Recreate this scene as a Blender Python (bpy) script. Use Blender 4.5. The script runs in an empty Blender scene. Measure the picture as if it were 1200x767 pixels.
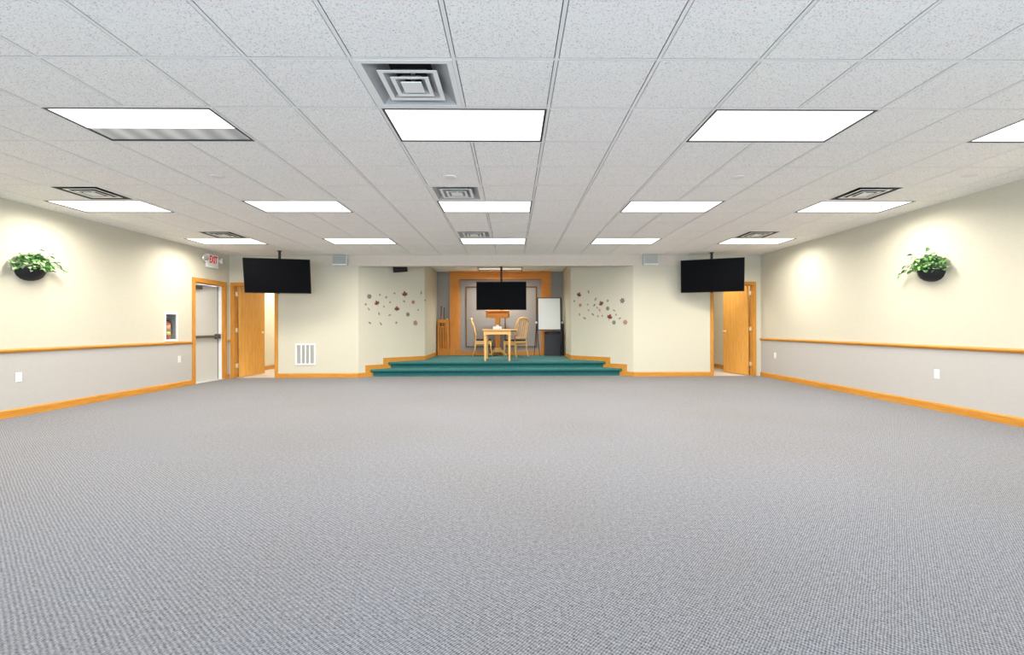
import bpy, bmesh, math, random
from mathutils import Vector, Matrix

# ------------------------------------------------------------------ camera, world, exposure
scene = bpy.context.scene
COL = scene.collection
CAM_H = 1.0947            # camera height above the carpet
CH = 2.682                # ceiling height
XL, XR = -6.186, 5.519    # side walls
YB, YF = 10.159, -1.60    # back wall, front wall (behind the camera)
S = 0.6096                # ceiling grid module
GX, GY = -0.3421, 2.7327  # grid origin

cam_d = bpy.data.cameras.new('camera')
cam = bpy.data.objects.new('camera', cam_d)
COL.objects.link(cam)
cam_d.sensor_width = 36.0
cam_d.sensor_fit = 'HORIZONTAL'
cam_d.lens = 539.96 / 1200 * 36
cam_d.shift_x = (600 - 606.63) / 1200
cam_d.shift_y = (383.25 - 383.5) / 1200
cam_d.clip_start = 0.05
cam_d.clip_end = 200
yaw, roll = 0.0120, -0.0028
R0 = Vector((math.cos(yaw), -math.sin(yaw), 0)); U0 = Vector((0, 0, 1)); F0 = Vector((math.sin(yaw), math.cos(yaw), 0))
cxv = R0 * math.cos(roll) + U0 * math.sin(roll)
cyv = -R0 * math.sin(roll) + U0 * math.cos(roll)
m3 = Matrix((cxv, cyv, -F0)).transposed()
cam.matrix_world = Matrix.Translation((0, 0, CAM_H)) @ m3.to_4x4()
scene.camera = cam

vs = scene.view_settings
vs.view_transform = 'Standard'
vs.look = 'None'
vs.gamma = 1.0
vs.use_curve_mapping = False
vs.exposure = 0.2

LAMP_W = 40.0
LAMP_COL = (1.0, 0.935, 0.83)
SKY_STRENGTH = 16.0
RECESS_W = 42.0

world = bpy.data.worlds.new('sky')
scene.world = world
world.use_nodes = True
bg = world.node_tree.nodes['Background']
bg.inputs['Color'].default_value = (0.72, 0.86, 1.0, 1)
bg.inputs['Strength'].default_value = SKY_STRENGTH

random.seed(7)
PI = math.pi

# ------------------------------------------------------------------ materials
MATS = {}
def new_mat(name):
    m = bpy.data.materials.new(name); m.use_nodes = True
    MATS[name] = m
    nt = m.node_tree
    return m, nt, nt.nodes['Principled BSDF']

def node(nt, t, **kw):
    n = nt.nodes.new(t)
    for k, v in kw.items():
        setattr(n, k, v)
    return n

def plain(name, col, rough=0.6, metal=0.0, var=0.06, scale=30.0, bump=0.0, spec=0.4):
    m, nt, b = new_mat(name)
    b.inputs['Roughness'].default_value = rough
    b.inputs['Metallic'].default_value = metal
    b.inputs['Specular IOR Level'].default_value = spec
    g = node(nt, 'ShaderNodeNewGeometry')
    nz = node(nt, 'ShaderNodeTexNoise'); nz.inputs['Scale'].default_value = scale; nz.inputs['Detail'].default_value = 3
    nt.links.new(g.outputs['Position'], nz.inputs['Vector'])
    mx = node(nt, 'ShaderNodeMix', data_type='RGBA')
    mx.inputs[6].default_value = (*[c * (1 - var) for c in col], 1)
    mx.inputs[7].default_value = (*[min(1, c * (1 + var)) for c in col], 1)
    nt.links.new(nz.outputs['Fac'], mx.inputs[0])
    nt.links.new(mx.outputs[2], b.inputs['Base Color'])
    if bump:
        bp = node(nt, 'ShaderNodeBump'); bp.inputs['Strength'].default_value = bump; bp.inputs['Distance'].default_value = 0.004
        nt.links.new(nz.outputs['Fac'], bp.inputs['Height'])
        nt.links.new(bp.outputs['Normal'], b.inputs['Normal'])
    return m

def wood(name, c1, c2, grain, rough=0.38):
    """oak: fine stretched grain along one axis ('X','Y','Z')"""
    m, nt, b = new_mat(name)
    b.inputs['Roughness'].default_value = rough + .1
    b.inputs['Specular IOR Level'].default_value = 0.22
    g = node(nt, 'ShaderNodeNewGeometry')
    mp = node(nt, 'ShaderNodeMapping')
    sc = {'X': (1.2, 22, 22), 'Y': (22, 1.2, 22), 'Z': (22, 22, 1.2)}[grain]
    mp.inputs['Scale'].default_value = sc
    nt.links.new(g.outputs['Position'], mp.inputs['Vector'])
    n1 = node(nt, 'ShaderNodeTexNoise'); n1.inputs['Scale'].default_value = 1.6; n1.inputs['Detail'].default_value = 5; n1.inputs['Distortion'].default_value = 1.2
    nt.links.new(mp.outputs['Vector'], n1.inputs['Vector'])
    n2 = node(nt, 'ShaderNodeTexNoise'); n2.inputs['Scale'].default_value = 9; n2.inputs['Detail'].default_value = 2
    nt.links.new(mp.outputs['Vector'], n2.inputs['Vector'])
    ad = node(nt, 'ShaderNodeMath', operation='ADD')
    ml = node(nt, 'ShaderNodeMath', operation='MULTIPLY'); ml.inputs[1].default_value = 0.45
    nt.links.new(n2.outputs['Fac'], ml.inputs[0])
    nt.links.new(n1.outputs['Fac'], ad.inputs[0]); nt.links.new(ml.outputs[0], ad.inputs[1])
    cr = node(nt, 'ShaderNodeValToRGB')
    cr.color_ramp.elements[0].position = 0.45; cr.color_ramp.elements[0].color = (*c2, 1)
    cr.color_ramp.elements[1].position = 0.95; cr.color_ramp.elements[1].color = (*c1, 1)
    nt.links.new(ad.outputs[0], cr.inputs['Fac'])
    nt.links.new(cr.outputs['Color'], b.inputs['Base Color'])
    return m

OAK1, OAK2 = (0.68, 0.315, 0.055), (0.50, 0.20, 0.026)
for ax in 'XYZ':
    wood('oak_' + ax, OAK1, OAK2, ax)
    wood('door_oak_' + ax, (0.84, 0.45, 0.11), (0.66, 0.30, 0.055), ax, 0.42)
    wood('portal_oak_' + ax, (0.72, 0.29, 0.055), (0.53, 0.185, 0.025), ax)
    wood('pale_oak_' + ax, (0.95, 0.58, 0.24), (0.80, 0.42, 0.13), ax, 0.35)
wood('moulding_wood', (0.24, 0.12, 0.05), (0.16, 0.07, 0.03), 'Z')

def wallpaper(name, upper, lower=None, split=0.82):
    m, nt, b = new_mat(name)
    b.inputs['Roughness'].default_value = 0.62
    b.inputs['Specular IOR Level'].default_value = 0.3
    g = node(nt, 'ShaderNodeNewGeometry')
    mp = node(nt, 'ShaderNodeMapping'); mp.inputs['Scale'].default_value = (18, 18, 70)
    nt.links.new(g.outputs['Position'], mp.inputs['Vector'])
    nz = node(nt, 'ShaderNodeTexNoise'); nz.inputs['Scale'].default_value = 1.0; nz.inputs['Detail'].default_value = 4
    nt.links.new(mp.outputs['Vector'], nz.inputs['Vector'])
    def pair(c):
        mx = node(nt, 'ShaderNodeMix', data_type='RGBA')
        mx.inputs[6].default_value = (*[k * 0.94 for k in c], 1)
        mx.inputs[7].default_value = (*[min(1, k * 1.05) for k in c], 1)
        nt.links.new(nz.outputs['Fac'], mx.inputs[0])
        return mx.outputs[2]
    out = pair(upper)
    if lower:
        sp = node(nt, 'ShaderNodeSeparateXYZ'); nt.links.new(g.outputs['Position'], sp.inputs[0])
        lt = node(nt, 'ShaderNodeMath', operation='GREATER_THAN'); lt.inputs[1].default_value = split
        nt.links.new(sp.outputs['Z'], lt.inputs[0])
        mx = node(nt, 'ShaderNodeMix', data_type='RGBA')
        nt.links.new(lt.outputs[0], mx.inputs[0])
        nt.links.new(pair(lower), mx.inputs[6]); nt.links.new(out, mx.inputs[7])
        out = mx.outputs[2]
    nt.links.new(out, b.inputs['Base Color'])
    bp = node(nt, 'ShaderNodeBump'); bp.inputs['Strength'].default_value = 0.15; bp.inputs['Distance'].default_value = 0.003
    nt.links.new(nz.outputs['Fac'], bp.inputs['Height']); nt.links.new(bp.outputs['Normal'], b.inputs['Normal'])
    return m

CREAM = (0.645, 0.61, 0.495)
wallpaper('wall_side', CREAM, (0.505, 0.485, 0.465))
wallpaper('wall_cream', CREAM)
wallpaper('wall_hall', (0.72, 0.67, 0.54))
wallpaper('wall_grey', (0.33, 0.305, 0.285))
plain('bulkhead_grey', (0.66, 0.585, 0.51), 0.8, var=0.16, scale=60)

def ceiling_mat():
    m, nt, b = new_mat('ceiling_tile')
    b.inputs['Roughness'].default_value = 0.9
    b.inputs['Specular IOR Level'].default_value = 0.1
    g = node(nt, 'ShaderNodeNewGeometry')
    n1 = node(nt, 'ShaderNodeTexNoise'); n1.inputs['Scale'].default_value = 105; n1.inputs['Detail'].default_value = 4; n1.inputs['Roughness'].default_value = 0.75
    nt.links.new(g.outputs['Position'], n1.inputs['Vector'])
    cr = node(nt, 'ShaderNodeValToRGB')
    cr.color_ramp.elements[0].position = 0.33; cr.color_ramp.elements[0].color = (0.46, 0.46, 0.45, 1)
    cr.color_ramp.elements[1].position = 0.47; cr.color_ramp.elements[1].color = (0.985, 0.965, 0.94, 1)
    nt.links.new(n1.outputs['Fac'], cr.inputs['Fac'])
    n2 = node(nt, 'ShaderNodeTexNoise'); n2.inputs['Scale'].default_value = 1.3
    nt.links.new(g.outputs['Position'], n2.inputs['Vector'])
    mx = node(nt, 'ShaderNodeMix', data_type='RGBA', blend_type='MULTIPLY'); mx.inputs[0].default_value = 0.04
    nt.links.new(cr.outputs['Color'], mx.inputs[6]); nt.links.new(n2.outputs['Color'], mx.inputs[7])
    nt.links.new(mx.outputs[2], b.inputs['Base Color'])
    bp = node(nt, 'ShaderNodeBump'); bp.inputs['Strength'].default_value = 0.5; bp.inputs['Distance'].default_value = 0.003
    nt.links.new(n1.outputs['Fac'], bp.inputs['Height']); nt.links.new(bp.outputs['Normal'], b.inputs['Normal'])
ceiling_mat()
plain('grid_metal', (0.86, 0.855, 0.84), 0.5, var=0.02)
plain('plenum_dark', (0.12, 0.12, 0.12), 0.9)

def carpet(name, dark, light, tan, k=100.0, contrast=1.0, sheen=0.13):
    """tweedy loop carpet: crossed rows of loops, yarn flecks, faint traffic wear"""
    m, nt, b = new_mat(name)
    b.inputs['Roughness'].default_value = 0.95
    b.inputs['Specular IOR Level'].default_value = 0.05
    b.inputs['Sheen Weight'].default_value = sheen
    b.inputs['Sheen Roughness'].default_value = 0.5
    b.inputs['Sheen Tint'].default_value = (0.9, 0.95, 0.95, 1)
    g = node(nt, 'ShaderNodeNewGeometry')
    wob = node(nt, 'ShaderNodeTexNoise'); wob.inputs['Scale'].default_value = 9; wob.inputs['Detail'].default_value = 3
    nt.links.new(g.outputs['Position'], wob.inputs['Vector'])
    wm = node(nt, 'ShaderNodeVectorMath', operation='MULTIPLY_ADD'); wm.inputs[1].default_value = (.012, .012, .012)
    nt.links.new(wob.outputs['Color'], wm.inputs[0]); nt.links.new(g.outputs['Position'], wm.inputs[2])
    rot = node(nt, 'ShaderNodeMapping'); rot.inputs['Rotation'].default_value = (0, 0, math.radians(40))
    nt.links.new(wm.outputs['Vector'], rot.inputs['Vector'])
    sp = node(nt, 'ShaderNodeSeparateXYZ'); nt.links.new(rot.outputs['Vector'], sp.inputs[0])
    def sine(src, kk):
        a = node(nt, 'ShaderNodeMath', operation='MULTIPLY'); a.inputs[1].default_value = 2 * PI * kk
        nt.links.new(src, a.inputs[0])
        s = node(nt, 'ShaderNodeMath', operation='SINE'); nt.links.new(a.outputs[0], s.inputs[0])
        return s.outputs[0]
    def mul(src, f):
        a = node(nt, 'ShaderNodeMath', operation='MULTIPLY'); a.inputs[1].default_value = f
        nt.links.new(src, a.inputs[0]); return a.outputs[0]
    def add(p, q):
        a = node(nt, 'ShaderNodeMath', operation='ADD'); nt.links.new(p, a.inputs[0]); nt.links.new(q, a.inputs[1]); return a.outputs[0]
    rows = mul(sine(sp.outputs['X'], k), 0.10 * contrast)
    cross = mul(sine(sp.outputs['Y'], k * 0.62), 0.075 * contrast)
    n1 = node(nt, 'ShaderNodeTexNoise'); n1.inputs['Scale'].default_value = 110; n1.inputs['Detail'].default_value = 2
    nt.links.new(g.outputs['Position'], n1.inputs['Vector'])
    n3 = node(nt, 'ShaderNodeTexNoise'); n3.inputs['Scale'].default_value = 38; n3.inputs['Detail'].default_value = 4; n3.inputs['Roughness'].default_value = 0.7
    nt.links.new(g.outputs['Position'], n3.inputs['Vector'])
    s = add(add(rows, cross), add(mul(n1.outputs['Fac'], 0.6), mul(n3.outputs['Fac'], 0.4)))
    cr = node(nt, 'ShaderNodeValToRGB')
    cr.color_ramp.elements[0].position = 0.24; cr.color_ramp.elements[0].color = (*dark, 1)
    cr.color_ramp.elements[1].position = 0.76; cr.color_ramp.elements[1].color = (*light, 1)
    nt.links.new(s, cr.inputs['Fac'])
    n2 = node(nt, 'ShaderNodeTexNoise'); n2.inputs['Scale'].default_value = 0.55; n2.inputs['Detail'].default_value = 4
    nt.links.new(g.outputs['Position'], n2.inputs['Vector'])
    c2 = node(nt, 'ShaderNodeValToRGB')
    c2.color_ramp.elements[0].position = 0.42; c2.color_ramp.elements[0].color = (0, 0, 0, 1)
    c2.color_ramp.elements[1].position = 0.72; c2.color_ramp.elements[1].color = (0.8, 0.8, 0.8, 1)
    nt.links.new(n2.outputs['Fac'], c2.inputs['Fac'])
    mx = node(nt, 'ShaderNodeMix', data_type='RGBA', blend_type='MULTIPLY')
    nt.links.new(c2.outputs['Color'], mx.inputs[0]); nt.links.new(cr.outputs['Color'], mx.inputs[6]); mx.inputs[7].default_value = (*tan, 1)
    nt.links.new(mx.outputs[2], b.inputs['Base Color'])
carpet('carpet_grey', (0.031, 0.032, 0.041), (0.328, 0.321, 0.345), (0.95, 0.90, 0.82))
carpet('carpet_green', (0.012, 0.075, 0.075), (0.048, 0.215, 0.21), (0.9, 0.95, 0.95), 60, 0.6, 0.12)
plain('hall_tile', (0.78, 0.73, 0.66), 0.25, var=0.04, scale=4)

plain('white_paint', (0.86, 0.86, 0.84), 0.4, var=0.02)
plain('white_plastic', (0.88, 0.87, 0.85), 0.35, var=0.02)
plain('ivory_plastic', (0.80, 0.78, 0.70), 0.4, var=0.03)
plain('grey_door_paint', (0.64, 0.635, 0.60), 0.45, var=0.03, scale=6)
plain('dark_metal', (0.07, 0.065, 0.06), 0.35, 0.6, var=0.1)
plain('bronze_metal', (0.16, 0.13, 0.11), 0.4, 0.7, var=0.1)
plain('black_frame', (0.03, 0.03, 0.035), 0.45, 0.2, var=0.1)
plain('black_plastic', (0.012, 0.012, 0.013), 0.45, var=0.1, spec=0.25)
plain('screen_black', (0.002, 0.002, 0.003), 0.5, var=0.1, spec=0.06)
plain('charcoal', (0.055, 0.055, 0.065), 0.7, var=0.2, scale=80, bump=0.2)
plain('brass', (0.85, 0.72, 0.42), 0.3, 0.8, var=0.05)
plain('pale_hinge', (0.80, 0.74, 0.55), 0.35, 0.3, var=0.05)
plain('chrome', (0.85, 0.85, 0.86), 0.2, 0.9, var=0.03)
plain('cushion', (0.035, 0.012, 0.014), 0.85, var=0.25, scale=120)
plain('whiteboard', (0.82, 0.84, 0.82), 0.3, var=0.02)
plain('paper_white', (0.9, 0.89, 0.86), 0.7, var=0.03)
plain('sprinkler_white', (0.80, 0.79, 0.77), 0.6, var=0.03)
plain('louver_grey', (0.62, 0.62, 0.60), 0.5, var=0.04)
plain('speaker_grey', (0.40, 0.42, 0.40), 0.6, var=0.12, scale=150)
plain('duct_dark', (0.02, 0.02, 0.025), 0.8)
plain('duct_mid', (0.40, 0.41, 0.42), 0.6)
plain('duct_soot', (0.07, 0.07, 0.07), 0.8, var=0.4)
plain('red_paint', (0.62, 0.10, 0.05), 0.3, var=0.08)
plain('orange_label', (0.85, 0.40, 0.22), 0.5, var=0.1)
plain('yellow_label', (0.80, 0.80, 0.15), 0.5, var=0.1)
plain('cabinet_inside', (0.32, 0.30, 0.31), 0.6, var=0.1)
plain('basket_black', (0.010, 0.010, 0.014), 0.6, var=0.4, scale=90, bump=0.6)
plain('leaf_green', (0.13, 0.34, 0.075), 0.5, var=0.55, scale=45)
plain('leaf_pale', (0.50, 0.66, 0.36), 0.5, var=0.3, scale=45)
plain('leaf_dark', (0.06, 0.13, 0.075), 0.5, var=0.4, scale=45)
plain('stem_green', (0.20, 0.24, 0.09), 0.6, var=0.2)
plain('decal_maple', (0.16, 0.052, 0.03), 0.6, var=0.3, scale=60)
plain('decal_red', (0.21, 0.035, 0.03), 0.6, var=0.3, scale=60)
plain('decal_grey', (0.17, 0.17, 0.155), 0.6, var=0.3, scale=60)
plain('decal_teal', (0.16, 0.20, 0.18), 0.6, var=0.3, scale=60)
plain('decal_orange', (0.46, 0.21, 0.10), 0.6, var=0.25, scale=60)
plain('decal_rose', (0.40, 0.21, 0.16), 0.6, var=0.25, scale=60)
plain('decal_olive', (0.26, 0.25, 0.15), 0.6, var=0.3, scale=60)
plain('decal_tan', (0.38, 0.25, 0.14), 0.6, var=0.3, scale=60)
plain('stick_dark', (0.09, 0.05, 0.03), 0.5, var=0.3)
plain('stick_red', (0.16, 0.03, 0.025), 0.5, var=0.3)

def emitter(name, col, strength):
    m, nt, b = new_mat(name)
    b.inputs['Base Color'].default_value = (0.9, 0.9, 0.88, 1)
    b.inputs['Roughness'].default_value = 0.4
    b.inputs['Emission Color'].default_value = (*col, 1)
    b.inputs['Emission Strength'].default_value = strength
    # faint dust and prismatic mottling of the acrylic lens
    g = node(nt, 'ShaderNodeNewGeometry')
    nz = node(nt, 'ShaderNodeTexNoise'); nz.inputs['Scale'].default_value = 14
    nt.links.new(g.outputs['Position'], nz.inputs['Vector'])
    cr = node(nt, 'ShaderNodeValToRGB')
    cr.color_ramp.elements[0].color = (0.82, 0.82, 0.80, 1); cr.color_ramp.elements[1].color = (0.92, 0.92, 0.90, 1)
    nt.links.new(nz.outputs['Fac'], cr.inputs['Fac']); nt.links.new(cr.outputs['Color'], b.inputs['Base Color'])
emitter('lamp_lens', (1.0, 0.985, 0.95), 1.5)
plain('exit_red', (0.70, 0.02, 0.03), 0.4, var=0.03)
MATS['exit_red'].node_tree.nodes['Principled BSDF'].inputs['Emission Color'].default_value = (0.9, 0.03, 0.05, 1)
MATS['exit_red'].node_tree.nodes['Principled BSDF'].inputs['Emission Strength'].default_value = 0.12
emitter('dim_lens', (1.0, 0.95, 0.80), 0.35)

def ribbed_lens():
    m, nt, b = new_mat('bare_reflector')
    b.inputs['Roughness'].default_value = 0.35
    g = node(nt, 'ShaderNodeNewGeometry')
    mp = node(nt, 'ShaderNodeMapping'); mp.inputs['Rotation'].default_value = (0, 0, math.radians(-25)); mp.inputs['Scale'].default_value = (5.4, 1.4, 1)
    nt.links.new(g.outputs['Position'], mp.inputs['Vector'])
    w = node(nt, 'ShaderNodeTexWave'); w.inputs['Scale'].default_value = 0.32; w.inputs['Distortion'].default_value = 1.5; w.inputs['Detail'].default_value = 1
    nt.links.new(mp.outputs['Vector'], w.inputs['Vector'])
    cr = node(nt, 'ShaderNodeValToRGB')
    cr.color_ramp.elements[0].color = (0.50, 0.53, 0.53, 1); cr.color_ramp.elements[1].color = (0.86, 0.89, 0.88, 1)
    nt.links.new(w.outputs['Fac'], cr.inputs['Fac']); nt.links.new(cr.outputs['Color'], b.inputs['Base Color'])
ribbed_lens()

def glass():
    m = bpy.data.materials.new('clear_glass'); m.use_nodes = True; MATS['clear_glass'] = m
    nt = m.node_tree; nt.nodes.clear()
    o = node(nt, 'ShaderNodeOutputMaterial'); t = node(nt, 'ShaderNodeBsdfTransparent'); gl = node(nt, 'ShaderNodeBsdfGlossy')
    gl.inputs['Roughness'].default_value = 0.05
    t.inputs['Color'].default_value = (0.95, 0.97, 0.97, 1)
    mx = node(nt, 'ShaderNodeMixShader'); mx.inputs[0].default_value = 0.07
    nt.links.new(t.outputs[0], mx.inputs[1]); nt.links.new(gl.outputs[0], mx.inputs[2]); nt.links.new(mx.outputs[0], o.inputs['Surface'])
glass()

# ------------------------------------------------------------------ mesh helpers
class MB:
    def __init__(self): self.bm = bmesh.new()
    def box(self, x0, x1, y0, y1, z0, z1, M=None, bev=0.0):
        x0, x1 = sorted((x0, x1)); y0, y1 = sorted((y0, y1)); z0, z1 = sorted((z0, z1))
        P = [(x0, y0, z0), (x1, y0, z0), (x1, y1, z0), (x0, y1, z0), (x0, y0, z1), (x1, y0, z1), (x1, y1, z1), (x0, y1, z1)]
        v = [self.bm.verts.new(M @ Vector(p) if M else p) for p in P]
        fs = [self.bm.faces.new([v[i] for i in f]) for f in ((0, 3, 2, 1), (4, 5, 6, 7), (0, 1, 5, 4), (1, 2, 6, 5), (2, 3, 7, 6), (3, 0, 4, 7))]
        if bev:
            es = list({e for f in fs for e in f.edges})
            bmesh.ops.bevel(self.bm, geom=es, offset=bev, segments=2, affect='EDGES', profile=0.5)
        return self
    def prism(self, pts, depth, M):
        """2D outline (x,y) extruded along local +z by depth, then transformed"""
        a = [self.bm.verts.new(M @ Vector((x, y, 0))) for x, y in pts]
        b = [self.bm.verts.new(M @ Vector((x, y, depth))) for x, y in pts]
        n = len(pts)
        self.bm.faces.new(list(reversed(a))); self.bm.faces.new(b)
        for i in range(n):
            self.bm.faces.new((a[i], a[(i + 1) % n], b[(i + 1) % n], b[i]))
        return self
    def poly(self, pts, z0, z1):
        return self.prism(pts, z1 - z0, Matrix.Translation((0, 0, z0)))
    def tube(self, path, rads, seg=8, sx=1.0):
        """round bar through 3D points with a radius per point"""
        P = [Vector(p) for p in path]
        if isinstance(rads, (int, float)): rads = [rads] * len(P)
        rings = []
        for i, p in enumerate(P):
            d = (P[min(i + 1, len(P) - 1)] - P[max(i - 1, 0)]).normalized()
            a = d.cross(Vector((0, 0, 1)))
            if a.length < 1e-3: a = d.cross(Vector((0, 1, 0)))
            a.normalize(); b = d.cross(a).normalized()
            rings.append([self.bm.verts.new(p + (a * math.cos(2 * PI * k / seg) * sx + b * math.sin(2 * PI * k / seg)) * rads[i]) for k in range(seg)])
        for r, q in zip(rings, rings[1:]):
            for k in range(seg):
                self.bm.faces.new((r[k], r[(k + 1) % seg], q[(k + 1) % seg], q[k]))
        self.bm.faces.new(list(reversed(rings[0]))); self.bm.faces.new(rings[-1])
        return self
    def lathe(self, prof, M=None, seg=20, a0=0.0, a1=2 * PI):
        full = abs(a1 - a0 - 2 * PI) < 1e-6
        n = seg if full else seg + 1
        rings = []
        for r, z in prof:
            rings.append([self.bm.verts.new((M or Matrix()) @ Vector((r * math.cos(a0 + (a1 - a0) * k / seg), r * math.sin(a0 + (a1 - a0) * k / seg), z))) for k in range(n)])
        for r, q in zip(rings, rings[1:]):
            for k in range(n if full else n - 1):
                self.bm.faces.new((r[k], r[(k + 1) % n], q[(k + 1) % n], q[k]))
        if full:
            if prof[0][0] > 1e-5: self.bm.faces.new(list(reversed(rings[0])))
            if prof[-1][0] > 1e-5: self.bm.faces.new(rings[-1])
        return self
    def quad(self, pts):
        self.bm.faces.new([self.bm.verts.new(p) for p in pts]); return self
    def mesh(self, name, smooth=False):
        bmesh.ops.remove_doubles(self.bm, verts=self.bm.verts, dist=1e-6)
        bmesh.ops.recalc_face_normals(self.bm, faces=self.bm.faces)
        me = bpy.data.meshes.new(name)
        self.bm.to_mesh(me); self.bm.free()
        if smooth:
            for p in me.polygons: p.use_smooth = True
        return me
    def build(self, name, mat, parent=None, smooth=False, loc=None):
        return mobj(name, self.mesh(name, smooth), mat, parent, loc)

def mobj(name, me, mat, parent=None, loc=None):
    if mat and not me.materials: me.materials.append(MATS[mat])
    o = bpy.data.objects.new(name, me); COL.objects.link(o)
    if parent: o.parent = parent
    if loc: o.location = loc
    return o

def tag(o, label=None, cat=None, group=None, kind=None):
    if label: o['label'] = label
    if cat: o['category'] = cat
    if group: o['group'] = group
    if kind: o['kind'] = kind
    return o

def empty(name, loc=(0, 0, 0), rz=0.0):
    o = bpy.data.objects.new(name, None); COL.objects.link(o)
    o.empty_display_size = 0.1
    o.location = loc; o.rotation_euler = (0, 0, rz)
    return o

def copy_tree(o, parent=None):
    c = o.copy(); COL.objects.link(c); c.parent = parent
    for ch in list(o.children): copy_tree(ch, c)
    return c

def holed(mb, axis, c0, c1, u0, u1, z0, z1, holes):
    """wall slab (axis 'x': plane across X from c0 to c1, running along Y) with rectangular openings (u0,u1,z0,z1)"""
    us = sorted({u0, u1, *[h[0] for h in holes], *[h[1] for h in holes]})
    zs = sorted({z0, z1, *[h[2] for h in holes], *[h[3] for h in holes]})
    for a, b in zip(us, us[1:]):
        runs = []
        for c, d in zip(zs, zs[1:]):
            mu, mz = (a + b) / 2, (c + d) / 2
            if any(h[0] < mu < h[1] and h[2] < mz < h[3] for h in holes): continue
            if runs and abs(runs[-1][1] - c) < 1e-9: runs[-1][1] = d
            else: runs.append([c, d])
        for c, d in runs:
            if axis == 'x': mb.box(c0, c1, a, b, c, d)
            else: mb.box(a, b, c0, c1, c, d)
    return mb

ORD = ['first', 'second', 'third', 'fourth', 'fifth', 'sixth', 'seventh', 'eighth', 'ninth', 'tenth', 'eleventh', 'twelfth',
       'thirteenth', 'fourteenth', 'fifteenth', 'sixteenth', 'seventeenth', 'eighteenth', 'nineteenth', 'twentieth']

# ------------------------------------------------------------------ structure: floor
WT = 0.14
mb = MB(); mb.box(XL - WT, XR + WT, YF - WT, YB + 0.06, -0.12, 0.0)
# the carpet runs on under the stage
mb.box(-3.6, 2.95, YB + 0.06, 13.4, -0.12, 0.0)
tag(mb.build('floor', 'carpet_grey'), 'grey tweed loop carpet covering the whole hall floor', 'floor', kind='structure')

# stage geometry (45 degree flares, straight recess)
XA, XD = -3.372, 2.677         # outer corners of the flared walls in the back wall
DF = 1.22                      # depth of the flare
XBk, XCk = XA + DF, XD - DF    # inner corners
YK = YB + DF                   # depth of the break
YA = 13.20                     # recess back wall
Y1, Y2 = 10.33, 10.64          # front of lower and upper step
Z1, Z2 = 0.16, 0.30

# ------------------------------------------------------------------ walls
EXIT_Y0, EXIT_Y1, EXIT_Z = 9.06, 9.96, 2.00
CAB = (8.29, 8.545, 0.895, 1.345)
mb = holed(MB(), 'x', XL - WT, XL, YF - WT, YB + WT, 0, CH + 0.2, [(EXIT_Y0, EXIT_Y1, 0, EXIT_Z), CAB])
tag(mb.build('wall_left', 'wall_side'), 'cream papered left wall with paler dado below the chair rail', 'wall', kind='structure')
mb = MB(); mb.box(XR, XR + WT, YF - WT, YB + WT, 0, CH + 0.2)
tag(mb.build('wall_right', 'wall_side'), 'cream papered right wall with paler dado and one basket', 'wall', kind='structure')
LD = (-6.10, -5.19, 0, 2.03)
RD = (4.45, 5.35, 0, 2.03)
BT = 0.12
mb = holed(MB(), 'y', YB, YB + BT, XL, XA, 0, CH + 0.2, [LD])
tag(mb.build('wall_back_left', 'wall_cream'), 'cream back wall left of the stage with doorway and grille', 'wall', kind='structure')
mb = holed(MB(), 'y', YB, YB + BT, XD, XR, 0, CH + 0.2, [RD])
tag(mb.build('wall_back_right', 'wall_cream'), 'cream back wall right of the stage with an open doorway', 'wall', kind='structure')
t = 0.10
mb = MB(); mb.poly([(XA, YB), (XBk, YK), (XBk - t, YK + 0.04), (XA - 0.02, YB + BT)], 0, CH + 0.2)
tag(mb.build('wall_flare_left', 'wall_cream'), 'angled cream wall left of the stage carrying autumn leaf decals', 'wall', kind='structure')
mb = MB(); mb.poly([(XD, YB), (XD + 0.02, YB + BT), (XCk + t, YK + 0.04), (XCk, YK)], 0, CH + 0.2)
tag(mb.build('wall_flare_right', 'wall_cream'), 'angled cream wall right of the stage carrying autumn leaf decals', 'wall', kind='structure')
mb = MB(); mb.box(XBk - t, XBk, YK, YA + 0.1, 0, CH + 0.2)
tag(mb.build('wall_recess_left', 'wall_cream'), 'short cream side wall of stage recess beside the stick rack', 'wall', kind='structure')
mb = MB(); mb.box(XCk, XCk + t, YK, YA + 0.1, 0, CH + 0.2)
tag(mb.build('wall_recess_right', 'wall_cream'), 'short cream side wall of stage recess beside the flip chart', 'wall', kind='structure')
mb = MB(); mb.box(XBk, XCk, YA, YA + 0.1, 0, CH + 0.2)
tag(mb.build('wall_recess_back', 'wall_grey'), 'grey papered back wall of the stage recess', 'wall', kind='structure')

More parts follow.
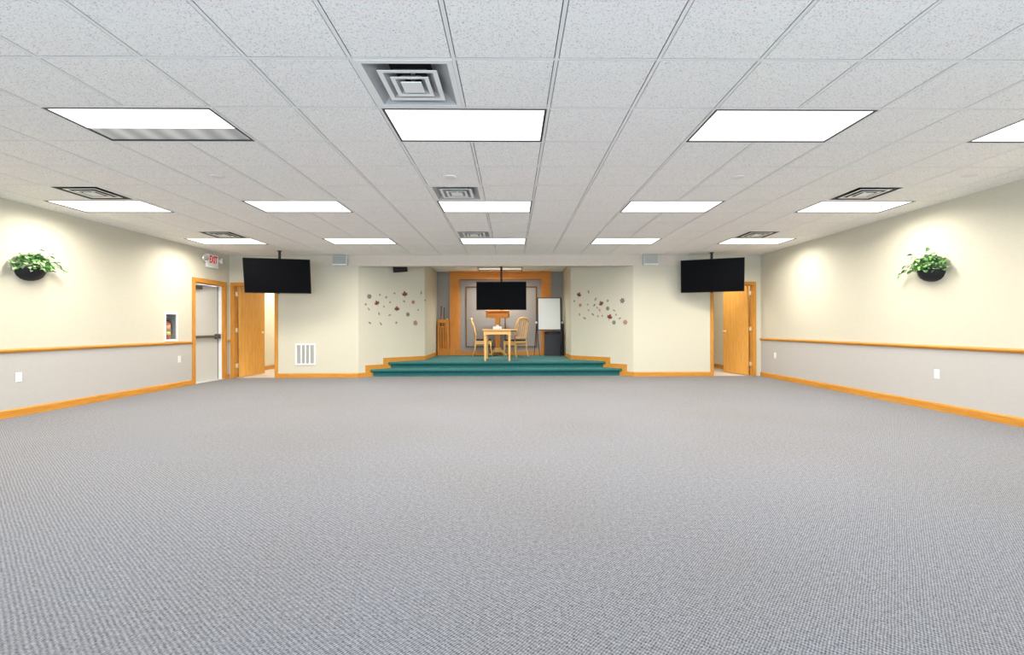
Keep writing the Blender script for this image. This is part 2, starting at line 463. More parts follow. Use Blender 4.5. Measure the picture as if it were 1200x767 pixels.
# front wall behind the camera, with added unseen windows that let daylight in
WINS = [(-5.2, -3.0), (-2.3, -0.1), (0.6, 2.8), (3.2, 5.0)]
WZ0, WZ1 = 0.75, 2.25
mb = holed(MB(), 'y', YF - WT, YF, XL, XR, 0, CH + 0.2, [(a, b, WZ0, WZ1) for a, b in WINS])
tag(mb.build('wall_front', 'wall_side'), 'cream front wall behind the viewer with four added windows', 'wall', kind='structure')
for i, (a, b) in enumerate(WINS):
    w = empty('window_%d' % (i + 1), ((a + b) / 2, YF - WT / 2, WZ0))
    tag(w, '%s added wood framed window from the left in the front wall' % ORD[i], 'window', 'added windows behind the viewer', 'structure')
    hw = (b - a) / 2; hh = WZ1 - WZ0
    for (x0, x1, z0, z1, ax) in ((-hw, -hw + .06, 0, hh, 'Z'), (hw - .06, hw, 0, hh, 'Z'), (-hw + .06, hw - .06, 0, .06, 'X'), (-hw + .06, hw - .06, hh - .06, hh, 'X'), (-.025, .025, .06, hh - .06, 'Z')):
        MB().box(x0, x1, -.05, .05, z0, z1).build('window_frame', 'oak_' + ax, w)
    for x0, x1 in ((-hw + .06, -.025), (.025, hw - .06)):
        MB().box(x0, x1, -.003, .003, .06, hh - .06).build('pane', 'clear_glass', w)
    MB().box(-hw - .04, hw + .04, .07, .16, -.03, 0).build('window_sill', 'oak_X', w)
    pl = bpy.data.lights.new('window_portal', 'AREA'); pl.shape = 'RECTANGLE'; pl.size = b - a; pl.size_y = hh
    pl.cycles.is_portal = True
    po = bpy.data.objects.new('window_portal', pl); COL.objects.link(po)
    po.parent = w; po.location = (0, WT / 2 + .005, hh / 2); po.rotation_euler = (math.radians(90), 0, 0)

# bulkhead over the stage opening
mb = MB(); mb.box(-4.16, 3.86, YB - 0.02, YB - 0.0005, 2.445, CH + 0.05); mb.box(XA + 0.004, XD - 0.004, YB, YB + 0.10, 2.445, CH + 0.26)
tag(mb.build('wall_bulkhead', 'bulkhead_grey'), 'grey speckled bulkhead beam spanning above the stage opening', 'bulkhead', kind='structure')

# halls behind the two open doors
HL0, HL1, HLY = -6.45, -4.95, 14.0
mb = MB(); mb.box(HL0 - .1, HL0, YB + BT, HLY, 0, CH); mb.box(HL0, -6.19, YB + BT, YB + BT + .62, 0, CH); mb.box(HL1, HL1 + .1, YB + BT, HLY, 0, CH); mb.box(HL0 - .1, HL1 + .1, HLY, HLY + .1, 0, CH)  # short return behind the open leaf is added to keep the hinge gap dark
tag(mb.build('wall_hall_left', 'wall_hall'), 'pale cream passage wall seen through the left doorway, plus added return', 'wall', kind='structure')
mb = MB(); mb.box(HL0 - .1, HL1 + .1, YB + 0.0601, HLY + .1, -0.1, -0.002)
tag(mb.build('floor_hall_left', 'hall_tile'), 'pale tile floor beyond the left doorway', 'floor', kind='structure')
mb = MB(); mb.box(HL0 - .1, HL1 + .1, YB + BT, HLY + .1, CH, CH + .08)
tag(mb.build('ceiling_hall_left', 'ceiling_tile'), 'white ceiling of the passage beyond the left doorway', 'ceiling', kind='structure')
mb = MB(); mb.box(HL0, HL0 + .015, YB + BT + .62, HLY, 0, .10)
tag(mb.build('baseboard_hall_left', 'oak_Y'), 'oak baseboard along the left passage wall', 'baseboard', kind='structure')
HR0, HR1, HRY = 3.95, 5.46, 13.6
mb = MB(); mb.box(HR0 - .1, HR0, YB + BT, HRY, 0, CH); mb.box(HR1, HR1 + .1, YB + BT, HRY, 0, CH); mb.box(HR0 - .1, HR1 + .1, HRY, HRY + .1, 0, CH)
tag(mb.build('wall_hall_right', 'wall_hall'), 'dim cream passage wall seen through the right doorway', 'wall', kind='structure')
mb = MB(); mb.box(HR0 - .1, HR1 + .1, YB + 0.0601, HRY + .1, -0.1, -0.002)
tag(mb.build('floor_hall_right', 'hall_tile'), 'pale tile floor beyond the right doorway', 'floor', kind='structure')
mb = MB(); mb.box(HR0 - .1, HR1 + .1, YB + BT, HRY + .1, CH, CH + .08)
tag(mb.build('ceiling_hall_right', 'ceiling_tile'), 'white ceiling of the passage beyond the right doorway', 'ceiling', kind='structure')
mb = MB(); mb.box(HR1 - .015, HR1, YB + BT, HRY, 0, .10)
tag(mb.build('baseboard_hall_right', 'oak_Y'), 'oak baseboard along the right passage wall', 'baseboard', kind='structure')

# ------------------------------------------------------------------ ceiling: slab, grid tees and single tiles
ceil_root = MB()
ceil_root.box(XL - WT, XR + WT, YF - WT, YB + BT, CH + 0.17, CH + 0.24)
ceiling = ceil_root.build('ceiling', 'plenum_dark')
tag(ceiling, 'white suspended ceiling of square speckled tiles in a metal grid', 'ceiling', kind='structure')

def gx(i): return GX + i * S
def gy(j): return GY + j * S
LIGHT_COLS = [-9, -5, -1, 3, 7]
LIGHT_ROWS = [9, 5, 1]
light_cells = {(c + k, r) for c in LIGHT_COLS for r in LIGHT_ROWS for k in (0, 1)}
VENTS = [(-1, 0), (-1, 4), (-1, 8), (-8, 4), (-8, 8), (7, 4), (7, 8)]
TEE = 0.022
GAP = 0.005
cols_i = list(range(-10, 10)); rows_j = list(range(-8, 13))
def cell(i, j):
    return max(gx(i), XL), min(gx(i + 1), XR), max(gy(j), YF), min(gy(j + 1), YB - 0.02)
def tile_shape(mb, x0, x1, y0, y1, z0):
    """lay-in tile with a small chamfered edge"""
    e = TEE / 2 + GAP; c = 0.0012
    a = [(x0 + e + c, y0 + e + c), (x1 - e - c, y0 + e + c), (x1 - e - c, y1 - e - c), (x0 + e + c, y1 - e - c)]
    b = [(x0 + e, y0 + e), (x1 - e, y0 + e), (x1 - e, y1 - e), (x0 + e, y1 - e)]
    r0 = [mb.bm.verts.new((*p, z0)) for p in a]; r1 = [mb.bm.verts.new((*p, z0 + c)) for p in b]; r2 = [mb.bm.verts.new((*p, z0 + 0.018)) for p in b]
    mb.bm.faces.new(list(reversed(r0)))
    for q, w in ((r0, r1), (r1, r2)):
        for k in range(4): mb.bm.faces.new((q[k], q[(k + 1) % 4], w[(k + 1) % 4], w[k]))
    mb.bm.faces.new(r2)
ZT = CH + 0.0005
tile_full = None
field = MB()
for j in rows_j:
    for i in cols_i:
        if (i, j) in light_cells or (i, j) in VENTS: continue
        x0, x1, y0, y1 = cell(i, j)
        if x1 - x0 < 0.06 or y1 - y0 < 0.06: continue
        if j < -1:
            tile_shape(field, x0, x1, y0, y1, ZT); continue
        if abs(x1 - x0 - S) < 1e-4 and abs(y1 - y0 - S) < 1e-4:
            if tile_full is None:
                q = MB(); tile_shape(q, 0, S, 0, S, 0); tile_full = q.mesh('ceiling_tile')
            mobj('ceiling_tile', tile_full, 'ceiling_tile', ceiling, (x0, y0, ZT))
        else:
            q = MB(); tile_shape(q, 0, x1 - x0, 0, y1 - y0, 0)
            q.build('ceiling_tile', 'ceiling_tile', ceiling, loc=(x0, y0, ZT))
tag(field.build('ceiling_tile_field', 'ceiling_tile', ceiling), kind='stuff')
# main tees run away from the viewer, cross tees between them; tees stop at the lamp openings
for i in range(-9, 10):
    y = YF
    cuts = sorted((gy(r), gy(r + 1)) for c in LIGHT_COLS for r in LIGHT_ROWS if c + 1 == i)
    q = MB()
    for a, b in cuts + [(YB - 0.02, None)]:
        if a > y: q.box(gx(i) - TEE / 2, gx(i) + TEE / 2, y, a, CH, CH + 0.0015)
        if a > y: q.box(gx(i) - .003, gx(i) + .003, y, a, CH + .0015, CH + 0.035)
        y = b
    q.build('grid_tee', 'grid_metal', ceiling)
for j in range(-7, 13):
    q = MB(); q.box(XL, XR, gy(j) - TEE / 2, gy(j) + TEE / 2, CH + 0.0004, CH + 0.0018); q.box(XL, XR, gy(j) - .003, gy(j) + .003, CH + .0018, CH + .03); q.build('cross_tee', 'grid_metal', ceiling)
for nm, b in (('left', (XL, XL + .02, YF, YB - .02)), ('right', (XR - .02, XR, YF, YB - .02))):
    MB().box(*b, CH - 0.001, CH + 0.03).build('wall_angle', 'grid_metal', ceiling)
MB().box(XL, XR, YB - 0.042, YB - 0.022, CH - 0.001, CH + 0.03).build('wall_angle', 'grid_metal', ceiling)

# recess ceiling
mb = MB(); mb.poly([(XA + .05, YB + .08), (XD - .05, YB + .08), (XCk + .05, YK), (XCk + .05, YA + .05), (XBk - .05, YA + .05), (XBk - .05, YK)], CH + .03, CH + .1)
ra = mb.build('ceiling_recess', 'grid_metal')
tag(ra, 'white tiled ceiling inside the stage recess', 'ceiling', kind='structure')
TR = (-0.93, 0.29, 12.2, 12.81)
q = MB()
for j in range(0, 6):
    for i in range(-5, 5):
        x0, x1 = -0.32 + i * S, -0.32 + (i + 1) * S
        y0, y1 = 12.2 + (j - 4) * S, 12.2 + (j - 3) * S
        y1 = min(y1, YA - 0.01); x0 = max(x0, XBk + .005); x1 = min(x1, XCk - .005)
        if y1 - y0 < .1 or x1 - x0 < .1 or y0 < YB + .14: continue
        if i in (-1, 0) and j == 4: continue
        if y0 < YK and (x0 < XBk or x1 > XCk): continue
        tile_shape(q, x0, x1, y0, y1, CH + .003)
tag(q.build('ceiling_tile_field', 'ceiling_tile', ra), kind='stuff')

# ------------------------------------------------------------------ troffers and diffusers
def frame_boxes(mb, w, d, b, z0, z1):
    mb.box(0, w, 0, b, z0, z1); mb.box(0, w, d - b, d, z0, z1); mb.box(0, b, b, d - b, z0, z1); mb.box(w - b, w, b, d - b, z0, z1)
    return mb
LW, LDp = 2 * S - 0.02, S - 0.02
fr_me = frame_boxes(MB(), LW, LDp, 0.016, -0.002, 0.03).mesh('frame')
lens_me = MB().box(0.016, LW - 0.016, 0.016, LDp - 0.016, 0.004, 0.010).mesh('lens')
hous = MB(); hous.box(0.01, LW - .01, 0.01, LDp - .01, 0.082, 0.086); hous.box(0.004, .012, .004, LDp - .004, .03, .082); hous.box(LW - .012, LW - .004, .004, LDp - .004, .03, .082); hous.box(.012, LW - .012, .004, .012, .03, .082); hous.box(.012, LW - .012, LDp - .012, LDp - .004, .03, .082)
hous_me = hous.mesh('housing')
ROWN = {1: 'nearest row', 5: 'middle row', 9: 'far row by the stage', -3: 'row above the viewer', -7: 'rearmost row behind the viewer'}
COLN = {-9: 'beside the left wall', -5: 'second from left wall', -1: 'on the centre line', 3: 'second from right wall', 7: 'beside the right wall'}
def area_lamp(parent, loc, w, d, watts, spread=160):
    l = bpy.data.lights.new('tube_light', 'AREA'); l.shape = 'RECTANGLE'; l.size = w; l.size_y = d
    l.energy = watts; l.color = LAMP_COL; l.spread = math.radians(spread)
    o = bpy.data.objects.new('tube_light', l); COL.objects.link(o); o.parent = parent; o.location = loc
    return o
for r in LIGHT_ROWS:
    for c in LIGHT_COLS:
        w = empty('ceiling_light', (gx(c) + .01, gy(r) + .01, CH))
        odd = (c, r) == (-5, 1)
        lab = 'lit rectangular ceiling light in the %s, %s' % (ROWN[r], COLN[c])
        if odd: lab = 'ceiling light with its lens slid aside, baring grey reflector, nearest row'
        tag(w, lab, 'light', 'recessed ceiling lights')
        mobj('frame', fr_me, 'black_frame', w)
        mobj('housing', hous_me, 'white_paint', w)
        if odd:
            yl = 0.016 + (LDp - .032) * 0.60
            MB().box(0.016, LW - .016, 0.016, yl, .004, .010).build('lens', 'lamp_lens', w)
            tag(MB().box(.016, LW - .016, yl, LDp - .016, .006, .012).build('reflector', 'bare_reflector', w), 'grey bare reflector strip')
            area_lamp(w, (LW / 2, (0.016 + yl) / 2, .0035), LW - .06, yl - .04, LAMP_W * .75)
        else:
            mobj('lens', lens_me, 'lamp_lens', w)
            area_lamp(w, (LW / 2, LDp / 2, .0035), LW - .06, LDp - .06, LAMP_W)
# lit troffer inside the recess, its lens glowing only dimly
w = empty('ceiling_light', (TR[0] + .01, TR[2] + .01, CH))
tag(w, 'dark framed ceiling light inside the stage recess', 'light', 'recessed ceiling lights')
mobj('frame', frame_boxes(MB(), LW, LDp, 0.016, -0.012, 0.03).mesh('frame'), 'black_frame', w)
MB().box(0.016, LW - .016, .016, LDp - .016, .004, .010).build('lens', 'dim_lens', w)
area_lamp(w, (LW / 2, LDp / 2, .0035), LW - .06, LDp - .06, RECESS_W, 140)
# passage lamps
def passage_lamp(x, y, watts, lab):
    w = empty('ceiling_light', (x, y, CH)); tag(w, lab, 'light', 'recessed ceiling lights')
    mobj('frame', frame_boxes(MB(), LW, LDp, 0.016, -0.02, -0.0005).mesh('frame'), 'black_frame', w)
    MB().box(.016, LW - .016, .016, LDp - .016, -.012, -.0005).build('lens', 'lamp_lens', w)
    area_lamp(w, (LW / 2, LDp / 2, -.0135), LW - .06, LDp - .06, watts, 170)
passage_lamp(-6.20, 12.2, 38, 'lit ceiling light in the passage beyond the left doorway')
passage_lamp(3.98, 10.6, 18, 'lit ceiling light in the passage beyond the right doorway')

def make_diffuser(name, i, j, lab):
    w = empty(name, (gx(i) + S / 2, gy(j) + S / 2, CH)); tag(w, lab, 'air vent', 'square ceiling air diffusers')
    h = S / 2 - .012; o = 0.258
    q = MB(); q.box(-h, h, -h, -o, -.001, .012); q.box(-h, h, o, h, -.001, .012); q.box(-h, -o, -o, o, -.001, .012); q.box(o, h, -o, o, -.001, .012)
    q.build('face_plate', 'white_paint', w)
    # flared neck rising to the dark duct
    def ring(ro, zo, ri, zi, th=.003):
        q = MB()
        a = [q.bm.verts.new((sx * ro, sy * ro, zo)) for sx, sy in ((-1, -1), (1, -1), (1, 1), (-1, 1))]
        b = [q.bm.verts.new((sx * ri, sy * ri, zi)) for sx, sy in ((-1, -1), (1, -1), (1, 1), (-1, 1))]
        c = [q.bm.verts.new((v.co.x, v.co.y, v.co.z + th)) for v in a]; d = [q.bm.verts.new((v.co.x, v.co.y, v.co.z + th)) for v in b]
        for k in range(4):
            n = (k + 1) % 4
            q.bm.faces.new((a[k], a[n], b[n], b[k])); q.bm.faces.new((c[k], d[k], d[n], c[n]))
            q.bm.faces.new((a[k], c[k], c[n], a[n])); q.bm.faces.new((b[k], b[n], d[n], d[k]))
        return q
    dm = 'duct_mid' if i == -1 else 'duct_soot'
    ring(o, 0.0, .135, .085).build('neck', dm, w)
    MB().box(-.15, .15, -.15, .15, .09, .096).build('duct', 'duct_dark', w)
    for ro, lip, ri, z0, z1 in ((.186, .030, .100, -.003, .052), (.120, .026, .055, -.008, .040)):
        lv = ring(ro, z0, ro - lip, z0 + .002).build('louver', 'white_paint', w)
        ring(ro - lip, z0 + .002, ri, z1).build('louver_cone', dm, lv)
    q = MB(); q.box(-.066, .066, -.066, .066, -.012, -.006, bev=.002); q.box(-.012, .012, -.012, .012, -.006, .085)
    q.build('centre_plate', 'white_paint', w)
    MB().lathe([(.0, -.0135), (.005, -.0135), (.006, -.012)], seg=10).build('screw', 'grid_metal', w)
VLAB = {(-1, 0): 'large square white air diffuser on centre line nearest the viewer', (-1, 4): 'square air diffuser on centre line, behind the middle light',
        (-1, 8): 'square air diffuser on centre line, closest to the stage', (-8, 4): 'soot darkened air diffuser near the left wall, middle of hall',
        (-8, 8): 'air diffuser near the left wall, above the exit door end', (7, 4): 'soot darkened air diffuser near the right wall, middle of hall',
        (7, 8): 'air diffuser near the right wall, at the stage end'}
for v in VENTS: make_diffuser('air_diffuser', *v, VLAB[v])

SPR = {(-0.5, 3.5): 'faint round sprinkler cover ahead of the centre diffuser', (-4.5, 3.5): 'faint round sprinkler cover left of the centre line',
       (4.5, 3.5): 'faint round sprinkler cover right of the centre line', (8.5, 3.4): 'faint round sprinkler cover near the right wall', (0.5, 8.6): 'small round sprinkler cover beside the farthest centre diffuser'}
for (i, j), lab in SPR.items():
    o = MB().lathe([(.0, -.006), (.05, -.006), (.062, -.003), (.065, 0.0), (.065, .005)], seg=24).build('sprinkler_cover', 'sprinkler_white', loc=(gx(i), gy(j), ZT - .003), smooth=True)
    tag(o, lab, 'sprinkler', 'sprinkler covers in the ceiling')

# ------------------------------------------------------------------ trims
def profile_run(name, mat, path_axis, a, b, prof, origin, flip, lab, cat):
    """extrude a (d,z) moulding profile along X or Y; d grows into the room"""
    q = MB()
    if path_axis == 'Y':
        M = Matrix(((flip, 0, 0, origin), (0, 0, 1, a), (0, 1, 0, 0), (0, 0, 0, 1)))
    else:
        M = Matrix(((0, 0, 1, a), (flip, 0, 0, origin), (0, 1, 0, 0), (0, 0, 0, 1)))
    q.prism(prof, b - a, M)
    return tag(q.build(name, mat), lab, cat, kind='structure')
BASE = [(0, 0), (.016, 0), (.016, .082), (.011, .094), (.006, .10), (0, .10)]
RAIL = [(0, .795), (.012, .795), (.016, .806), (.024, .812), (.028, .828), (.022, .838), (.014, .845), (0, .845)]
CASW = 0.085
profile_run('baseboard_left', 'oak_Y', 'Y', YF, EXIT_Y0 - CASW - .005, BASE, XL, 1, 'oak baseboard along the left wall', 'baseboard')
profile_run('baseboard_right', 'oak_Y', 'Y', YF, YB, BASE, XR, -1, 'oak baseboard along the right wall', 'baseboard')
profile_run('baseboard_back_left', 'oak_X', 'X', LD[1] + .062, XA, BASE, YB, -1, 'oak baseboard under the white return grille', 'baseboard')
profile_run('baseboard_back_right', 'oak_X', 'X', XD, RD[0] - .062, BASE, YB, -1, 'oak baseboard right of the stage steps', 'baseboard')
profile_run('baseboard_left_corner', 'oak_Y', 'Y', EXIT_Y1 + CASW + .005, YB - .02, BASE, XL, 1, 'short oak baseboard between exit door and corner', 'baseboard')
profile_run('trim_1', 'oak_Y', 'Y', YF, EXIT_Y0 - CASW - .005, RAIL, XL, 1, 'oak chair rail along the left wall', 'chair rail')
profile_run('trim_2', 'oak_Y', 'Y', YF, YB, RAIL, XR, -1, 'oak chair rail along the right wall', 'chair rail')
profile_run('trim_3', 'oak_Y', 'Y', EXIT_Y1 + CASW + .005, YB - .02, RAIL, XL, 1, 'stub of oak chair rail between two left doors', 'chair rail')

# stepped skirting on the flared walls and skirting inside the recess
L = DF * math.sqrt(2); t1 = (Y1 - YB) * math.sqrt(2); t2 = (Y2 - YB) * math.sqrt(2); wv = .085
sk = [(0.0, 0), (0.0, .10), (t1 - wv, .10), (t1 - wv, Z1 + .10), (t2 - wv, Z1 + .10), (t2 - wv, Z2 + .10), (L - .004, Z2 + .10), (L - .004, Z2 + .002), (t2 + .10, Z2 + .002), (t2 + .10, Z1 + .002), (t1 + .10, Z1 + .002), (t1 + .10, 0)]
r2 = math.sqrt(.5)
ML = Matrix(((r2, 0, r2, XA), (r2, 0, -r2, YB), (0, 1, 0, 0), (0, 0, 0, 1)))
tag(MB().prism(sk, .016, ML).build('trim_4', 'oak_X'), 'stepped oak skirting climbing the left flared stage wall', 'skirting', kind='structure')
MR = Matrix(((-r2, 0, -r2, XD), (r2, 0, -r2, YB), (0, 1, 0, 0), (0, 0, 0, 1)))
tag(MB().prism(sk, .016, MR).build('trim_5', 'oak_X'), 'stepped oak skirting climbing the right flared stage wall', 'skirting', kind='structure')
mb = MB(); mb.box(XBk, XBk + .016, YK, YA, Z2, Z2 + .10)
tag(mb.build('baseboard_recess_left', 'oak_Y'), 'oak baseboard on the left side of stage recess', 'baseboard', kind='structure')
mb = MB(); mb.box(XCk - .016, XCk, YK, YA, Z2, Z2 + .10)
tag(mb.build('baseboard_recess_right', 'oak_Y'), 'oak baseboard on the right side of stage recess', 'baseboard', kind='structure')
mb = MB(); mb.box(-1.50, .84, YA - .016, YA, Z2, Z2 + .115)
tag(mb.build('baseboard_recess_back', 'portal_oak_X'), 'brown baseboard between the portal pilasters', 'baseboard', kind='structure')

# ------------------------------------------------------------------ stage
st = empty('stage', (-.35, Y1, 0)); tag(st, 'low stage of two steps covered in dark green carpet', 'stage')
def flx(y): return XA + (y - YB) + .018, XD - (y - YB) - .018
def loc(pts): return [(x + .35, y - Y1) for x, y in pts]
def nosed(yf, z):
    a, b = flx(yf + .02)
    q = MB()
    # rounded nosing profile extruded along X (local x=y, y=z)
    pr = [(0.07, z - .058), (.012, z - .055), (0, z - .042), (-.004, z - .026), (0, z - .011), (.012, z - .001), (.07, z)]
    pr = [(y + yf - Y1, zz) for y, zz in pr]
    M = Matrix(((0, 0, 1, a + .35), (1, 0, 0, 0), (0, 1, 0, 0), (0, 0, 0, 1)))
    q.prism(pr, b - a, M)
    return q
a, b = flx(Y1 + .065); c, d = flx(Y2 + .06)
MB().poly(loc([(a, Y1 + .055), (b, Y1 + .055), (d, Y2 + .06), (c, Y2 + .06)]), 0, Z1 - .001).build('lower_step', 'carpet_green', st)
nosed(Y1, Z1).build('step_nosing', 'carpet_green', st)
a2, b2 = flx(Y2 + .065)
MB().poly(loc([(a2, Y2 + .055), (b2, Y2 + .055), (XCk - .002, YK), (XCk - .002, YA - .002), (XBk + .002, YA - .002), (XBk + .002, YK)]), 0, Z2 - .001).build('platform', 'carpet_green', st)
nosed(Y2, Z2).build('step_nosing', 'carpet_green', st)

# ------------------------------------------------------------------ portal and panel mouldings on the recess wall
pt = empty('trim_6', (-.33, YA, Z2)); tag(pt, 'brown oak portal of two pilasters and a header behind the stage', 'portal', kind='structure')
for x0, x1 in ((-1.44, -1.16), (1.16, 1.44)):
    q = MB(); q.box(x0, x1, -.07, -.001, .20, CH - Z2 - .23)
    for k in range(3):
        xx = x0 + .06 + k * .065
        q.box(xx, xx + .03, -.078, -.07, .26, CH - Z2 - .42)
    q.build('pilaster', 'portal_oak_Z', pt)
    MB().box(x0 - .02, x1 + .02, -.095, -.001, 0.001, .20, bev=.006).build('pilaster_base', 'portal_oak_Z', pt)
    MB().box(x0 - .012, x1 + .012, -.085, -.07, CH - Z2 - .40, CH - Z2 - .375).build('capital_bead', 'portal_oak_X', pt)
q = MB(); q.box(-1.44, 1.44, -.075, -.001, CH - Z2 - .23, CH - Z2 - .03)
q.build('header', 'portal_oak_X', pt)
MB().box(-1.46, 1.46, -.11, -.001, CH - Z2 - .03, CH - Z2 + .001, bev=.006).build('cornice', 'portal_oak_X', pt)
MB().box(-1.16, 1.16, -.085, -.075, CH - Z2 - .235, CH - Z2 - .215).build('header_bead', 'moulding_wood', pt)
for n, (x0, x1, lab) in enumerate(((-1.33, -.405, 'left'), (-.215, .715, 'right'))):
    fr = empty('trim_%d' % (7 + n), ((x0 + x1) / 2, YA, .525)); tag(fr, 'thin dark panel moulding, %s of the pair behind the lectern' % lab, 'moulding', kind='structure')
    h = (x1 - x0) / 2; H = 2.265 - .525; b = .034
    for bx in ((-h, h, 0, b), (-h, h, H - b, H), (-h, -h + b, b, H - b), (h - b, h, b, H - b)):
        MB().box(bx[0], bx[1], -.018, -.0005, bx[2], bx[3], bev=.004).build('moulding_strip', 'moulding_wood', fr)

# ------------------------------------------------------------------ doors
def casing(root, axis, u0, u1, ztop, w, face, into, mat):
    """three casing boards; axis 'y' = along Y on a side wall"""
    s = .018 * into
    for (a, b, z0, z1, ax) in ((u0 - w, u0, 0, ztop + w, 'Z'), (u1, u1 + w, 0, ztop + w, 'Z'), (u0, u1, ztop, ztop + w, 'Y' if axis == 'y' else 'X')):
        q = MB()
        if axis == 'y': q.box(face, face + s, a, b, z0, z1, bev=.004)
        else: q.box(a, b, face, face + s, z0, z1, bev=.004)
        q.build('casing', mat + ax, root)
d1 = empty('door_1'); tag(d1, 'closed grey exit door with dark push bar in the left wall', 'door', kind='structure')
casing(d1, 'y', EXIT_Y0, EXIT_Y1, EXIT_Z, CASW, XL + .0005, 1, 'oak_')
for (y0, y1, z0, z1, ax) in ((EXIT_Y0, EXIT_Y0 + .018, 0, EXIT_Z, 'Z'), (EXIT_Y1 - .018, EXIT_Y1, 0, EXIT_Z, 'Z'), (EXIT_Y0 + .018, EXIT_Y1 - .018, EXIT_Z - .018, EXIT_Z, 'Y')):
    MB().box(XL - .035, XL, y0, y1, z0, z1).build('jamb', 'oak_' + ax, d1)
    MB().box(XL - .135, XL - .035, y0, y1, z0, z1).build('metal_frame', 'white_paint', d1)
DX = XL - .105
leaf = MB().box(DX - .028, DX, EXIT_Y0 + .019, EXIT_Y1 - .048, .016, EXIT_Z - .022).build('leaf', 'grey_door_paint', d1)
MB().box(DX - .0275, DX - .003, EXIT_Y1 - .048, EXIT_Y1 - .0182, .01, EXIT_Z - .022).build('gap_strip', 'dark_metal', d1)  # dark strip stands in for the shaded gap at the leaf edge
MB().box(XL - .135, XL - .0, EXIT_Y0 + .018, EXIT_Y1 - .018, 0.0005, .013).build('threshold', 'louver_grey', d1)
bar = MB(); bar.box(DX + .022, DX + .062, EXIT_Y0 + .022, EXIT_Y1 - .12, .895, .945, bev=.008); 
bo = bar.build('push_bar', 'bronze_metal', leaf)
MB().box(DX, DX + .075, EXIT_Y1 - .155, EXIT_Y1 - .04, .87, .972, bev=.012).build('latch_case', 'bronze_metal', leaf)
MB().box(DX, DX + .03, EXIT_Y0 + .03, EXIT_Y0 + .09, .90, .94).build('bar_bracket', 'bronze_metal', leaf)
q = MB(); q.box(DX, DX + .06, EXIT_Y0 + .06, EXIT_Y0 + .30, EXIT_Z - .125, EXIT_Z - .065, bev=.006); q.build('closer_body', 'bronze_metal', leaf)
q = MB(); q.tube([(DX + .05, EXIT_Y0 + .22, EXIT_Z - .06), (DX + .085, EXIT_Y0 + .42, EXIT_Z - .045), (DX + .02, EXIT_Y0 + .60, EXIT_Z - .032)], .009, 6); q.build('closer_arm', 'bronze_metal', leaf)

def passage_door(name, op, hinge_left, ang, lab, knob_mat):
    d = empty(name); tag(d, lab, 'door', kind='structure')
    casing(d, 'x', op[0], op[1], op[3], .06, YB - .0005, -1, 'oak_')
    for (x0, x1, z0, z1, ax) in ((op[0], op[0] + .018, 0, op[3], 'Z'), (op[1] - .018, op[1], 0, op[3], 'Z'), (op[0] + .018, op[1] - .018, op[3] - .018, op[3], 'X')):
        MB().box(x0, x1, YB, YB + BT, z0, z1).build('jamb', 'oak_' + ax, d)
    MB().box(op[0] + .018, op[1] - .018, YB + .05, YB + .068, op[3] - .03, op[3] - .018).build('stop', 'oak_X', d)
    w = op[1] - op[0] - .044
    hx = op[0] + .022 if hinge_left else op[1] - .022
    s = 1 if hinge_left else -1
    lf = empty('leaf_pivot'); lf.parent = d
    M = Matrix.Translation((hx, YB + BT + .004, 0)) @ Matrix.Rotation(ang * s, 4, 'Z')
    def B(x0, x1, y0, y1, z0, z1, bev=0):
        return MB().box(x0 * s, x1 * s, y0, y1, z0, z1, M, bev)
    lfm = B(.022, w, -.044, 0, .012, op[3] - .022).build('leaf', 'door_oak_Z', d)
    bpy.data.objects.remove(lf)
    for z in (.22, 1.00, 1.80):
        q = MB(); q.box(hx - .003 * s, hx + .014 * s, YB + BT - .072, YB + BT + .0, z, z + .09)
        q.tube([(hx + .004 * s, YB + BT + .001, z), (hx + .004 * s, YB + BT + .001, z + .09)], .007, 8)
        q.build('hinge', 'pale_hinge', d)
    # knobs on both faces
    for y0, sg in ((-.044, -1), (0, 1)):
        K = M @ Matrix.Translation(((w - .07) * s, y0, .98)) @ Matrix.Rotation(-sg * PI / 2, 4, 'X')
        MB().lathe([(.028, 0), (.028, .006), (.011, .01), (.011, .03), (.024, .038), (.028, .05), (.022, .062), (.0, .066)], K, 14).build('knob', knob_mat, lfm, smooth=True)
    return d
passage_door('door_2', LD, True, math.radians(84), 'oak slab door standing open in the left back doorway', 'brass')
passage_door('door_3', RD, False, math.radians(79), 'oak slab door standing open in the right back doorway', 'brass')

